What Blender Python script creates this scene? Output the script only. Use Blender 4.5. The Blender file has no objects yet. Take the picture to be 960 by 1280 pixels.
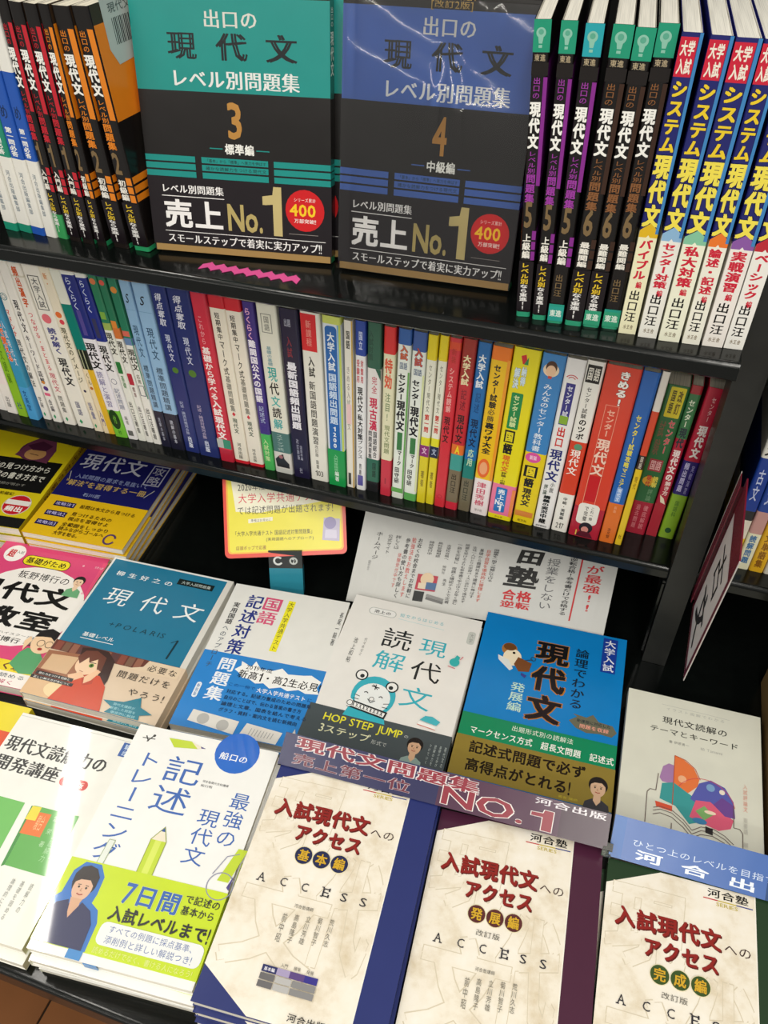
import bpy, math, random
from mathutils import Matrix, Vector
random.seed(4)
S = bpy.context.scene
COL = S.collection
R = math.radians
EYE = 1.45                      # eye height above the floor; every z below is written relative to the eye

# ---------------------------------------------------------------- camera
cd = bpy.data.cameras.new('camera')
cam = bpy.data.objects.new('camera', cd)
COL.objects.link(cam)
S.camera = cam
cd.sensor_fit = 'HORIZONTAL'
cd.sensor_width = 36.0
cd.lens = 36.0 * 1049.7 / 960
cd.clip_start = 0.02
pitch, roll, yaw = .7551, -.0186, .3397
f = Vector((0, math.cos(pitch), -math.sin(pitch)))
rt = Vector((1, 0, 0))
up = rt.cross(f)
Yw = Matrix.Rotation(yaw, 3, 'Z')
f, rt, up = Yw @ f, Yw @ rt, Yw @ up
r2 = math.cos(roll) * rt + math.sin(roll) * up
u2 = -math.sin(roll) * rt + math.cos(roll) * up
m3 = Matrix((r2, u2, -f)).transposed()
cam.matrix_world = Matrix.Translation((0, 0, EYE)) @ m3.to_4x4()

# ---------------------------------------------------------------- world, lamps, exposure
w = bpy.data.worlds.new('shop_air')
S.world = w
w.use_nodes = True
bg = w.node_tree.nodes['Background']
bg.inputs[0].default_value = (1.0, .97, .90, 1)
bg.inputs[1].default_value = .32


def tube(name, loc, length, width, power, along='Y', col=(1.0, .96, .88)):
    l = bpy.data.lights.new(name, 'AREA')
    l.shape = 'RECTANGLE'
    l.size = width
    l.size_y = length
    l.energy = power
    l.color = col
    o = bpy.data.objects.new(name, l)
    COL.objects.link(o)
    o.location = (loc[0], loc[1], loc[2] + EYE)
    o.rotation_euler = (0, 0, 0 if along == 'Y' else R(90))
    return o


t_ = tube('ceiling_tube', (-1.22, .30, 1.25), 2.6, .06, 18)
t_.rotation_euler = (0, 0, R(25))
tube('ceiling_tube', (.35, -1.1, 1.25), 2.4, .12, 24)
tube('ceiling_tube', (1.9, -.6, 1.25), 2.4, .12, 16)
tube('ceiling_tube', (-.5, -1.9, 1.25), 3.6, .12, 24, 'X')
for fx in (-3.6, 0, 3.6):
    tube('ceiling_tube', (fx, -4.4, 1.25), 3.2, .16, 30, 'X')
    tube('ceiling_tube', (fx, -7.5, 1.25), 3.2, .16, 45, 'X')
S.view_settings.view_transform = 'Standard'
S.view_settings.look = 'None'
S.view_settings.gamma = 1
S.view_settings.use_curve_mapping = False
S.view_settings.exposure = 0.16

# ---------------------------------------------------------------- materials


def lin(h):
    h = h.lstrip('#')
    out = []
    for i in (0, 2, 4):
        c = int(h[i:i + 2], 16) / 255
        out.append(c / 12.92 if c <= .04045 else ((c + .055) / 1.055) ** 2.4)
    return tuple(out)


MATS = {}


def nt(m):
    m.use_nodes = True
    t = m.node_tree
    return t, t.nodes['Principled BSDF']


def ink(h, kind='gloss'):
    """printed or laminated colour: faint mottling and a faint lamination ripple"""
    key = (h, kind)
    if key in MATS:
        return MATS[key]
    m = bpy.data.materials.new(kind + '_' + h.strip('#'))
    t, p = nt(m)
    c = lin(h)
    tc = t.nodes.new('ShaderNodeTexCoord')
    n = t.nodes.new('ShaderNodeTexNoise')
    n.inputs['Scale'].default_value = 60
    n.inputs['Detail'].default_value = 3
    t.links.new(tc.outputs['Object'], n.inputs['Vector'])
    mx = t.nodes.new('ShaderNodeMixRGB')
    mx.inputs[1].default_value = tuple(x * .95 for x in c) + (1,)
    mx.inputs[2].default_value = tuple(min(1, x * 1.04) for x in c) + (1,)
    t.links.new(n.outputs['Fac'], mx.inputs[0])
    t.links.new(mx.outputs[0], p.inputs['Base Color'])
    rough, spec = {'gloss': (.27, .5), 'matte': (.55, .35), 'foil': (.3, .9), 'wrap': (.35, .5), 'flat': (.8, .2)}[kind]
    p.inputs['Roughness'].default_value = rough
    p.inputs['Specular IOR Level'].default_value = spec
    if kind == 'foil':
        p.inputs['Metallic'].default_value = .6
    if kind == 'wrap':
        p.inputs['Coat Weight'].default_value = .9
        p.inputs['Coat Roughness'].default_value = .04
    if kind in ('gloss', 'wrap'):
        n2 = t.nodes.new('ShaderNodeTexNoise')
        n2.inputs['Scale'].default_value = 14
        t.links.new(tc.outputs['Object'], n2.inputs['Vector'])
        b = t.nodes.new('ShaderNodeBump')
        b.inputs['Strength'].default_value = .18
        b.inputs['Distance'].default_value = .004
        t.links.new(n2.outputs['Fac'], b.inputs['Height'])
        t.links.new(b.outputs[0], p.inputs['Normal'])
    MATS[key] = m
    return m


def pages(axis, tone='#e9e2cd'):
    key = ('pages', axis, tone)
    if key in MATS:
        return MATS[key]
    m = bpy.data.materials.new('page_edges_' + axis)
    t, p = nt(m)
    tc = t.nodes.new('ShaderNodeTexCoord')
    mp = t.nodes.new('ShaderNodeMapping')
    mp.inputs['Scale'].default_value = {'x': (2600, 14, 14), 'z': (14, 14, 2600)}[axis]
    n = t.nodes.new('ShaderNodeTexNoise')
    n.inputs['Scale'].default_value = 1
    n.inputs['Detail'].default_value = 2
    t.links.new(tc.outputs['Object'], mp.inputs['Vector'])
    t.links.new(mp.outputs[0], n.inputs['Vector'])
    c = lin(tone)
    mx = t.nodes.new('ShaderNodeMixRGB')
    mx.inputs[1].default_value = tuple(x * .5 for x in c) + (1,)
    mx.inputs[2].default_value = c + (1,)
    cr = t.nodes.new('ShaderNodeMath')
    cr.operation = 'MULTIPLY_ADD'
    cr.inputs[1].default_value = 2.2
    cr.inputs[2].default_value = -.3
    cr.use_clamp = True
    t.links.new(n.outputs['Fac'], cr.inputs[0])
    t.links.new(cr.outputs[0], mx.inputs[0])
    t.links.new(mx.outputs[0], p.inputs['Base Color'])
    p.inputs['Roughness'].default_value = .85
    MATS[key] = m
    return m


def surf(name, h, rough, spec=.5, scale=20, amt=.25, bump=0, metal=0, coat=0):
    if name in MATS:
        return MATS[name]
    m = bpy.data.materials.new(name)
    t, p = nt(m)
    c = lin(h)
    tc = t.nodes.new('ShaderNodeTexCoord')
    n = t.nodes.new('ShaderNodeTexNoise')
    n.inputs['Scale'].default_value = scale
    n.inputs['Detail'].default_value = 6
    t.links.new(tc.outputs['Object'], n.inputs['Vector'])
    mx = t.nodes.new('ShaderNodeMixRGB')
    mx.inputs[1].default_value = tuple(x * (1 - amt) for x in c) + (1,)
    mx.inputs[2].default_value = tuple(min(1, x * (1 + amt)) for x in c) + (1,)
    t.links.new(n.outputs['Fac'], mx.inputs[0])
    t.links.new(mx.outputs[0], p.inputs['Base Color'])
    p.inputs['Roughness'].default_value = rough
    p.inputs['Specular IOR Level'].default_value = spec
    p.inputs['Metallic'].default_value = metal
    p.inputs['Coat Weight'].default_value = coat
    p.inputs['Coat Roughness'].default_value = .08
    if bump:
        b = t.nodes.new('ShaderNodeBump')
        b.inputs['Strength'].default_value = bump
        b.inputs['Distance'].default_value = .002
        t.links.new(n.outputs['Fac'], b.inputs['Height'])
        t.links.new(b.outputs[0], p.inputs['Normal'])
    MATS[name] = m
    return m


def parchment():
    if 'parchment' in MATS:
        return MATS['parchment']
    m = bpy.data.materials.new('parchment_print')
    t, p = nt(m)
    tc = t.nodes.new('ShaderNodeTexCoord')
    n = t.nodes.new('ShaderNodeTexNoise')
    n.inputs['Scale'].default_value = 26
    n.inputs['Detail'].default_value = 9
    n.inputs['Roughness'].default_value = .65
    t.links.new(tc.outputs['Object'], n.inputs['Vector'])
    r = t.nodes.new('ShaderNodeValToRGB')
    r.color_ramp.elements[0].position = .3
    r.color_ramp.elements[0].color = lin('#d3c3a4') + (1,)
    r.color_ramp.elements[1].position = .5
    r.color_ramp.elements[1].color = lin('#efe7d6') + (1,)
    e = r.color_ramp.elements.new(.7)
    e.color = lin('#f6f1e6') + (1,)
    t.links.new(n.outputs['Fac'], r.inputs[0])
    t.links.new(r.outputs[0], p.inputs['Base Color'])
    p.inputs['Roughness'].default_value = .4
    MATS['parchment'] = m
    return m


BLACK = surf('black_lacquered_steel', '#0b0e0d', .16, .36, 90, .3, .05)
BLACK2 = surf('black_side_panel', '#262725', .38, .4, 60, .3, .05)
BACK = surf('black_back_panel', '#0a0a0a', .7, .2, 30, .3)
CHROME = surf('bright_metal', '#b9bbb8', .2, .5, 40, .05, 0, 1)

# ---------------------------------------------------------------- mesh helpers


class MB:
    def __init__(s):
        s.v, s.f, s.m, s.mats = [], [], [], []

    def mi(s, mat):
        if mat not in s.mats:
            s.mats.append(mat)
        return s.mats.index(mat)

    def face(s, pts, mat):
        n = len(s.v)
        s.v += [tuple(p) for p in pts]
        s.f.append(tuple(range(n, n + len(pts))))
        s.m.append(s.mi(mat))

    def raw(s, vs, fs, mat):
        n = len(s.v)
        s.v += vs
        k = s.mi(mat)
        for q in fs:
            s.f.append(tuple(i + n for i in q))
            s.m.append(k)

    def box(s, a, b, mat):
        x0, y0, z0 = a
        x1, y1, z1 = b
        vs = [(x, y, z) for z in (z0, z1) for y in (y0, y1) for x in (x0, x1)]
        s.raw(vs, [(0, 2, 3, 1), (4, 5, 7, 6), (0, 1, 5, 4), (2, 6, 7, 3), (0, 4, 6, 2), (1, 3, 7, 5)], mat)

    def prism(s, poly, z0, z1, mat, fn=None):
        """poly: ccw list of (a,b); fn maps (a,b,z) to xyz"""
        fn = fn or (lambda a, b, z: (a, b, z))
        n = len(poly)
        vs = [fn(a, b, z0) for a, b in poly] + [fn(a, b, z1) for a, b in poly]
        fs = [tuple(range(n - 1, -1, -1)), tuple(range(n, 2 * n))]
        fs += [(i, (i + 1) % n, n + (i + 1) % n, n + i) for i in range(n)]
        s.raw(vs, fs, mat)

    def cyl(s, c, r, h, mat, seg=20):
        s.prism([(c[0] + r * math.cos(2 * math.pi * i / seg), c[1] + r * math.sin(2 * math.pi * i / seg)) for i in range(seg)], c[2], c[2] + h, mat)

    def build(s, name, parent=None):
        me = bpy.data.meshes.new(name)
        me.from_pydata(s.v, [], s.f)
        for m in s.mats:
            me.materials.append(m)
        me.polygons.foreach_set('material_index', s.m)
        me.update()
        o = bpy.data.objects.new(name, me)
        COL.objects.link(o)
        o.parent = parent
        return o


def tag(o, label=None, cat=None, group=None, kind=None):
    for k, v in (('label', label), ('category', cat), ('group', group), ('kind', kind)):
        if v:
            o[k] = v
    return o


def thing(name, loc, rot=(0, 0, 0), label=None, cat=None, group=None, kind=None):
    o = bpy.data.objects.new(name, None)
    o.empty_display_size = .01
    COL.objects.link(o)
    o.location = (loc[0], loc[1], loc[2] + EYE)
    o.rotation_euler = rot
    return tag(o, label, cat, group, kind)


def dup(root, loc, rot, label, group=None):
    c = root.copy()
    COL.objects.link(c)
    c.location = (loc[0], loc[1], loc[2] + EYE)
    c.rotation_euler = rot
    c['label'] = label
    if group:
        c['group'] = group
    for ch in list(root.children):
        if ch.get('top_only'):
            continue
        d = ch.copy()
        COL.objects.link(d)
        d.parent = c
        for g in list(ch.children):
            e = g.copy()
            COL.objects.link(e)
            e.parent = d
    return c


# ---------------------------------------------------------------- lettering
_fc = bpy.data.curves.new('glyph', 'FONT')
_fc.resolution_u = 2
_fo = bpy.data.objects.new('glyph', _fc)
COL.objects.link(_fo)
GL = {}


def glyph(ch, wt=0):
    k = ch
    if k in GL:
        return GL[k]
    if ch == '1':
        GL[k] = ([(.27, -.01), (.40, -.01), (.40, .73), (.29, .73), (.27, .60), (.08, .57), (.08, .48), (.27, .50)], [(0, 1, 2, 3, 4, 7), (4, 5, 6, 7)], .46)
        return GL[k]
    _fc.body = ch
    _fc.resolution_u = 2
    dg = bpy.context.evaluated_depsgraph_get()
    dg.update()
    me = bpy.data.meshes.new_from_object(_fo.evaluated_get(dg))
    vs = [(v.co.x, v.co.y) for v in me.vertices]
    fs = [tuple(p.vertices) for p in me.polygons]
    bpy.data.meshes.remove(me)
    asc = ord(ch) < 0x2000
    if vs and asc:
        x0 = min(v[0] for v in vs)
        x1 = max(v[0] for v in vs)
        adv = x1 - x0 + .07
        vs = [(v[0] - x0 + .035, v[1]) for v in vs]
    else:
        adv = .3 if asc else 1.0
    GL[k] = (vs, fs, adv)
    return GL[k]


class Page:
    """a printed surface: u 0..100 left to right, v 0..100 top to bottom; to(u,v,layer) gives local xyz"""
    def __init__(s, w, h, to, kind='gloss'):
        s.w, s.h, s.to, s.mb, s.k, s.kind, s.boost = w, h, to, MB(), 1, kind, 0

    def mat(s, c):
        return c if not isinstance(c, str) else ink(c, s.kind)

    def poly(s, pts, c):
        s.k += 1
        s.mb.face([s.to(u, v, s.k) for u, v in pts], s.mat(c))

    def rect(s, u0, v0, u1, v1, c):
        s.poly([(u0, v1), (u1, v1), (u1, v0), (u0, v0)], c)

    def ell(s, cu, cv, ru, c, rv=None, seg=24, a0=0, a1=360):
        rv = rv if rv is not None else ru * s.w / s.h
        pts = [(cu + ru * math.cos(R(a0 + (a1 - a0) * i / seg)), cv - rv * math.sin(R(a0 + (a1 - a0) * i / seg))) for i in range(seg + (a1 - a0 < 360))]
        s.poly(pts, c)

    def rrect(s, u0, v0, u1, v1, c, r=3):
        r = min(r, (u1 - u0) / 2.01, (v1 - v0) * s.h / s.w / 2.01)
        rv = r * s.w / s.h
        pts = []
        for cu, cv, a in ((u1 - r, v0 + rv, 0), (u0 + r, v0 + rv, 90), (u0 + r, v1 - rv, 180), (u1 - r, v1 - rv, 270)):
            for i in range(5):
                t = R(a + i * 22.5)
                pts.append((cu + r * math.cos(t), cv - rv * math.sin(t)))
        s.poly(pts, c)

    def frame(s, u0, v0, u1, v1, t, c):
        tv = t * s.w / s.h
        s.rect(u0, v0, u1, v0 + tv, c)
        s.rect(u0, v1 - tv, u1, v1, c)
        s.rect(u0, v0, u0 + t, v1, c)
        s.rect(u1 - t, v0, u1, v1, c)

    def line(s, pts, t, c):
        s.k += 1
        for (a, b), (d, e) in zip(pts, pts[1:]):
            ax, ay, dx, dy = a * s.w, b * s.h, d * s.w, e * s.h
            L = math.hypot(dx - ax, dy - ay) or 1
            nx, ny = -(dy - ay) / L * t * s.w / 2, (dx - ax) / L * t * s.w / 2
            q = [(ax + nx, ay + ny), (dx + nx, dy + ny), (dx - nx, dy - ny), (ax - nx, ay - ny)]
            q = [(p[0] / s.w, p[1] / s.h) for p in q]
            s.mb.face([s.to(u, v, s.k) for u, v in q], s.mat(c))

    def ring(s, cu, cv, ru, t, c, rv=None, a0=0, a1=360, seg=24):
        rv = rv if rv is not None else ru * s.w / s.h
        s.line([(cu + ru * math.cos(R(a0 + (a1 - a0) * i / seg)), cv - rv * math.sin(R(a0 + (a1 - a0) * i / seg))) for i in range(seg + 1)], t, c)

    def txt(s, string, u0, v0, u1, v1, c, wt=.012, vert=False, oc=None, ow=.05, slant=0, serif=False, gap=.04, drop=0):
        """fit string into the box; v0/v1 may be pairs (left, right) for a running slope in v"""
        if oc:
            s.txt(string, u0, v0, u1, v1, oc, wt + ow, vert, None, 0, slant, False, gap, drop)
        s.k += 1
        wt += s.boost if wt > .004 else 0
        mat = s.mat(c)
        n = len(string)
        adv = [glyph(ch, 0)[2] for ch in string]
        if vert:
            cells = [(u0, v0 + (v1 - v0) * i / n, u1, v0 + (v1 - v0) * (i + 1) / n) for i in range(n)]
        else:
            tot = sum(adv)
            cells, x = [], 0
            for i, a in enumerate(adv):
                dv = drop * (x / tot)
                cells.append((u0 + (u1 - u0) * x / tot, v0 + dv, u0 + (u1 - u0) * (x + a) / tot, v1 + dv))
                x += a
        for i, ch in enumerate(string):
            if ch in ' \u3000':
                continue
            vs, fs, a = glyph(ch, wt)
            if not vs:
                continue
            asc = ord(ch) < 0x2000
            cu0, cv0, cu1, cv1 = cells[i]
            cw, chh = cu1 - cu0, cv1 - cv0
            if serif:
                reps = ((-wt * .6 - .014, 0), (wt * .6 + .014, 0))
            elif wt >= .036:
                e = wt * .62
                reps = ((-e, -e * .8), (e, -e * .8), (-e, e * .8), (e, e * .8)) + (((0, 0),) if wt > .06 else ())
            elif wt >= .016:
                e = wt * .62
                reps = ((-e, -e * .6), (e, e * .6))
            else:
                reps = ((0, 0),)
            for ri, (ox_, oy_) in enumerate(reps):
                out = []
                for x, y in vs:
                    if asc and not vert:
                        xx = x / a
                        yy = (y + .02) / .76
                    elif asc:
                        xx = .5 + (x - a / 2) * .95
                        yy = .1 + (y + .02) * 1.05
                    else:
                        xx, yy = x, y + .12
                        if vert and ch in 'ー()「」[]〜…':
                            xx, yy = yy, 1 - xx
                        elif vert and ch in '。、':
                            xx, yy = xx + .6, yy + .55
                    xx = xx * (1 - gap) + gap / 2 + slant * (yy - .5) + ox_
                    yy = yy * (1 - gap) + gap / 2 + oy_
                    out.append(s.to(cu0 + cw * xx, cv1 - chh * yy, s.k + ri * .18))
                s.mb.raw(out, fs, mat)

    def build(s, name, parent):
        if not s.mb.f:
            return None
        return s.mb.build(name, parent)


LAY = 2.2e-5

# ---------------------------------------------------------------- books standing spine out


def spine_book(x, y, z, w, h, lean, yaw, label, group, base, bands=(), items=(), depth=.148, side=None, name='spine_out_book', tone='#e9e2cd'):
    """local frame: x along the shelf, y away from the viewer, z up; bands = (v0, v1, colour) in percent from the top"""
    piv = w if lean > 0 else 0
    root = thing(name, (x + piv * math.cos(R(yaw)), y + piv * math.sin(R(yaw)), z), (0, R(lean), R(yaw)), label, 'book', group)
    ox = -piv
    r = min(.0022, w * .2)
    t = .0006
    outer = [(0, depth), (0, r)] + [(r - r * math.cos(R(a)), r - r * math.sin(R(a))) for a in (30, 60)] + [(r, 0), (w - r, 0)] + \
            [(w - r + r * math.sin(R(a)), r - r * math.cos(R(a))) for a in (30, 60)] + [(w, r), (w, depth)]
    inner = [(min(max(a, t), w - t), max(b, t)) for a, b in outer]
    bands = list(bands)
    side = list(side) if side is not None else bands
    cuts = sorted({0, 100} | {c for b in bands + side for c in b[:2]})

    def colour(lst, v, dflt):
        c = dflt
        for b in lst:
            if b[0] <= v < b[1]:
                c = b[2]
        return c
    mb = MB()
    n = len(outer)
    for a, b in zip(cuts, cuts[1:]):
        mid = (a + b) / 2
        cs, cd_ = ink(colour(bands, mid, base)), ink(colour(side, mid, base))
        z0, z1 = h * (1 - b / 100), h * (1 - a / 100)
        for i in range(n - 1):
            (x0, y0), (x1, y1) = outer[i], outer[i + 1]
            mt = cd_ if (i == 0 or i == n - 2) else cs
            mb.face([(ox + x0, y0, z0), (ox + x1, y1, z0), (ox + x1, y1, z1), (ox + x0, y0, z1)], mt)
            (x0, y0), (x1, y1) = inner[i], inner[i + 1]
            mb.face([(ox + x1, y1, z0), (ox + x0, y0, z0), (ox + x0, y0, z1), (ox + x1, y1, z1)], ink('#e8e4da', 'matte'))
    for zz, v in ((0, 99.9), (h, .1)):
        for i in range(n - 1):
            q = [outer[i], outer[i + 1], inner[i + 1], inner[i]]
            q = [(ox + a, b, zz) for a, b in q]
            mb.face(q if zz else q[::-1], ink(colour(bands, v, base)))
    mb.build('cover', root)
    pb = MB()
    e = .0004
    pb.box((ox + t + e, t + e, .0004), (ox + w - t - e, depth - .002, h - .0012), pages('x', tone))
    pb.build('page_block', root)
    pg = Page(w, h, lambda u, v, k: (ox + w * u / 100, -LAY * k - .00002, h * (1 - v / 100)))
    pg.boost = .014
    for it in items:
        draw(pg, it, True)
    pg.build('spine_printing', root)
    return root


def draw(pg, it, vert):
    k = it[0]
    if k == 't':
        d = dict(it[7]) if len(it) > 7 else {}
        d.setdefault('vert', vert)
        pg.txt(it[1], it[2], it[3], it[4], it[5], it[6], **d)
    elif k == 'h':
        d = dict(it[7]) if len(it) > 7 else {}
        pg.txt(it[1], it[2], it[3], it[4], it[5], it[6], vert=False, **d)
    elif k == 'v':
        d = dict(it[7]) if len(it) > 7 else {}
        pg.txt(it[1], it[2], it[3], it[4], it[5], it[6], vert=True, **d)
    elif k == 'r':
        pg.rect(*it[1:6])
    elif k == 'rr':
        pg.rrect(*it[1:7])
    elif k == 'f':
        pg.frame(*it[1:7])
    elif k == 'e':
        pg.ell(it[1], it[2], it[3], it[4], *(it[5:6]))
    elif k == 'ring':
        pg.ring(*it[1:])
    elif k == 'p':
        pg.poly(it[1], it[2])
    elif k == 'l':
        pg.line(it[1], it[2], it[3])


# ---------------------------------------------------------------- books showing their front cover


def face_book(name, tl, yawdeg, w, h, t, base, items, label, group=None, spine='left', spine_items=(), spine_col=None, tilt=None,
              band=None, band_items=(), tone='#eee9da', basemat=None, base_edge=None, kind='gloss', bend=0, top_only=False, loc=None, spine_bands=(), cat='book'):
    """local frame: origin under the bottom left corner, x across, y up the cover, z out of it.
    tl: world position of the top left corner of the cover (flat books) or loc = bottom-left back corner with tilt (standing)."""
    if tilt is None:
        a = R(yawdeg)
        x = tl[0] + math.sin(a) * h
        y = tl[1] - math.cos(a) * h
        root = thing(name, (x, y, tl[2] - t), (0, 0, a), label, cat, group)
    else:
        root = thing(name, loc, (R(90 - tilt), 0, R(yawdeg)), label, cat, group)
    bm = basemat or ink(base, kind)
    em = ink(base_edge or base, kind)
    c = .0005

    def bz(u, v):
        return bend * ((v / 100) ** 3) if bend else 0
    mb = MB()
    NY = 8 if bend else 1
    for i in range(NY):
        y0, y1 = h * i / NY, h * (i + 1) / NY
        b0, b1 = bz(0, 100 * (1 - i / NY)), bz(0, 100 * (1 - (i + 1) / NY))
        for (za, fl) in ((t, 1), (t - c, 0)):
            q = [(0, y0, za + b0), (w, y0, za + b0), (w, y1, za + b1), (0, y1, za + b1)]
            mb.face(q if fl else q[::-1], bm if fl else ink('#f2f0ea', 'matte'))
        for xx, fl in ((0, 0), (w, 1)):
            q = [(xx, y0, t - c + b0), (xx, y1, t - c + b1), (xx, y1, t + b1), (xx, y0, t + b0)]
            mb.face(q[::-1] if fl == 0 else q, em)
    b0 = bz(0, 100)
    mb.face([(0, 0, t - c + b0), (w, 0, t - c + b0), (w, 0, t + b0), (0, 0, t + b0)], em)
    mb.face([(0, h, t), (w, h, t), (w, h, t - c), (0, h, t - c)], em)
    mb.box((0, 0, 0), (w, h, c), em)
    xs = 0 if spine == 'left' else w
    s0, s1 = (0, c) if spine == 'left' else (w - c, w)
    cuts = sorted({0, 100} | {q for b in spine_bands for q in b[:2]})
    for a_, b_ in zip(cuts, cuts[1:]):
        col = spine_col or base_edge or base
        for b in spine_bands:
            if b[0] <= (a_ + b_) / 2 < b[1]:
                col = b[2]
        mb.box((s0, h * (1 - b_ / 100), c), (s1, h * (1 - a_ / 100), t - c), ink(col, kind))
    cov = mb.build('cover', root)
    pb = MB()
    px0, px1 = (c + .0003, w - .0012) if spine == 'left' else (.0012, w - c - .0003)
    pb.box((px0, .0008, c + .0002), (px1, h - .0008, t - c - .0003), pages('z', tone))
    pb.build('page_block', root)
    pg = Page(w, h, lambda u, v, k: (w * u / 100, h * (1 - v / 100), t + LAY * k + .00002 + bz(u, v)), kind)
    for it in items:
        draw(pg, it, False)
    o = pg.build('cover_printing', root)
    if o and top_only:
        o['top_only'] = 1
    if spine_items:
        if spine == 'right':
            sp = Page(t, h, lambda u, v, k: (w + LAY * k + .00002, h * (1 - v / 100), t * (1 - u / 100)), kind)
        else:
            sp = Page(t, h, lambda u, v, k: (-LAY * k - .00002, h * (1 - v / 100), t * u / 100), kind)
        for it in spine_items:
            draw(sp, it, True)
        sp.build('spine_printing', root)
    if band:
        v0, v1, col = band
        bb = MB()
        g = .0005
        y0, y1 = h * (1 - v1 / 100), h * (1 - v0 / 100)
        cm = ink(col, kind)
        bb.box((-g, y0, t + .0001), (w + g, y1, t + g), cm)
        bb.box((-g, y0, -.0000), (-.0001, y1, t + .0001), cm)
        bb.box((w + .0001, y0, -.0000), (w + g, y1, t + .0001), cm)
        bo = bb.build('paper_band', root)
        bp = Page(w, h, lambda u, v, k: (w * u / 100, h * (1 - v / 100), t + g + LAY * k + .00002), kind)
        for it in band_items:
            draw(bp, it, False)
        if bp.mb.f:
            bp.mb.build('band_printing', bo)
    return root

TOP = {  # x, y, width, height (m), lean (deg)
    'L_a': (-0.6068, 0.6233, 0.0161, 0.2000, 2.2),
    'L_b': (-0.5904, 0.6238, 0.0155, 0.2000, 2.2),
    'L_c': (-0.5746, 0.6222, 0.0155, 0.2000, 2.2),
    'L_d': (-0.5588, 0.6217, 0.0129, 0.2000, 2.2),
    's0': (-0.5456, 0.6221, 0.0115, 0.1999, 2.2),
    's1': (-0.5315, 0.6211, 0.0129, 0.1990, 1.6),
    's2': (-0.5168, 0.6203, 0.0133, 0.1988, 1.4),
    's3': (-0.5009, 0.6200, 0.0106, 0.1991, 0.7),
    's4': (-0.4838, 0.6218, 0.0173, 0.1982, -1.1),
    's5': (-0.4615, 0.6218, 0.0170, 0.1988, -2.5),
    'p0': (-0.0981, 0.6100, 0.0111, 0.2144, -2.2),
    'p1': (-0.0847, 0.6089, 0.0107, 0.2149, -1.1),
    'p2': (-0.0722, 0.6076, 0.0118, 0.2145, -0.2),
    'p3': (-0.0582, 0.6081, 0.0132, 0.2148, 0.6),
    'p4': (-0.0441, 0.6100, 0.0126, 0.2135, 0.6),
    'p5': (-0.0294, 0.6120, 0.0126, 0.2163, 0.2),
    'q0': (-0.0157, 0.6087, 0.0130, 0.2129, 0.5),
    'q1': (-0.0004, 0.6073, 0.0139, 0.2126, 1.0),
    'q2': (0.0153, 0.6068, 0.0155, 0.2124, 0.8),
    'q3': (0.0330, 0.6081, 0.0129, 0.2123, 0.4),
    'q4': (0.0479, 0.6092, 0.0151, 0.2118, 0.7),
    'q5': (0.0639, 0.6106, 0.0138, 0.2112, 0.7),
}
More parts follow.
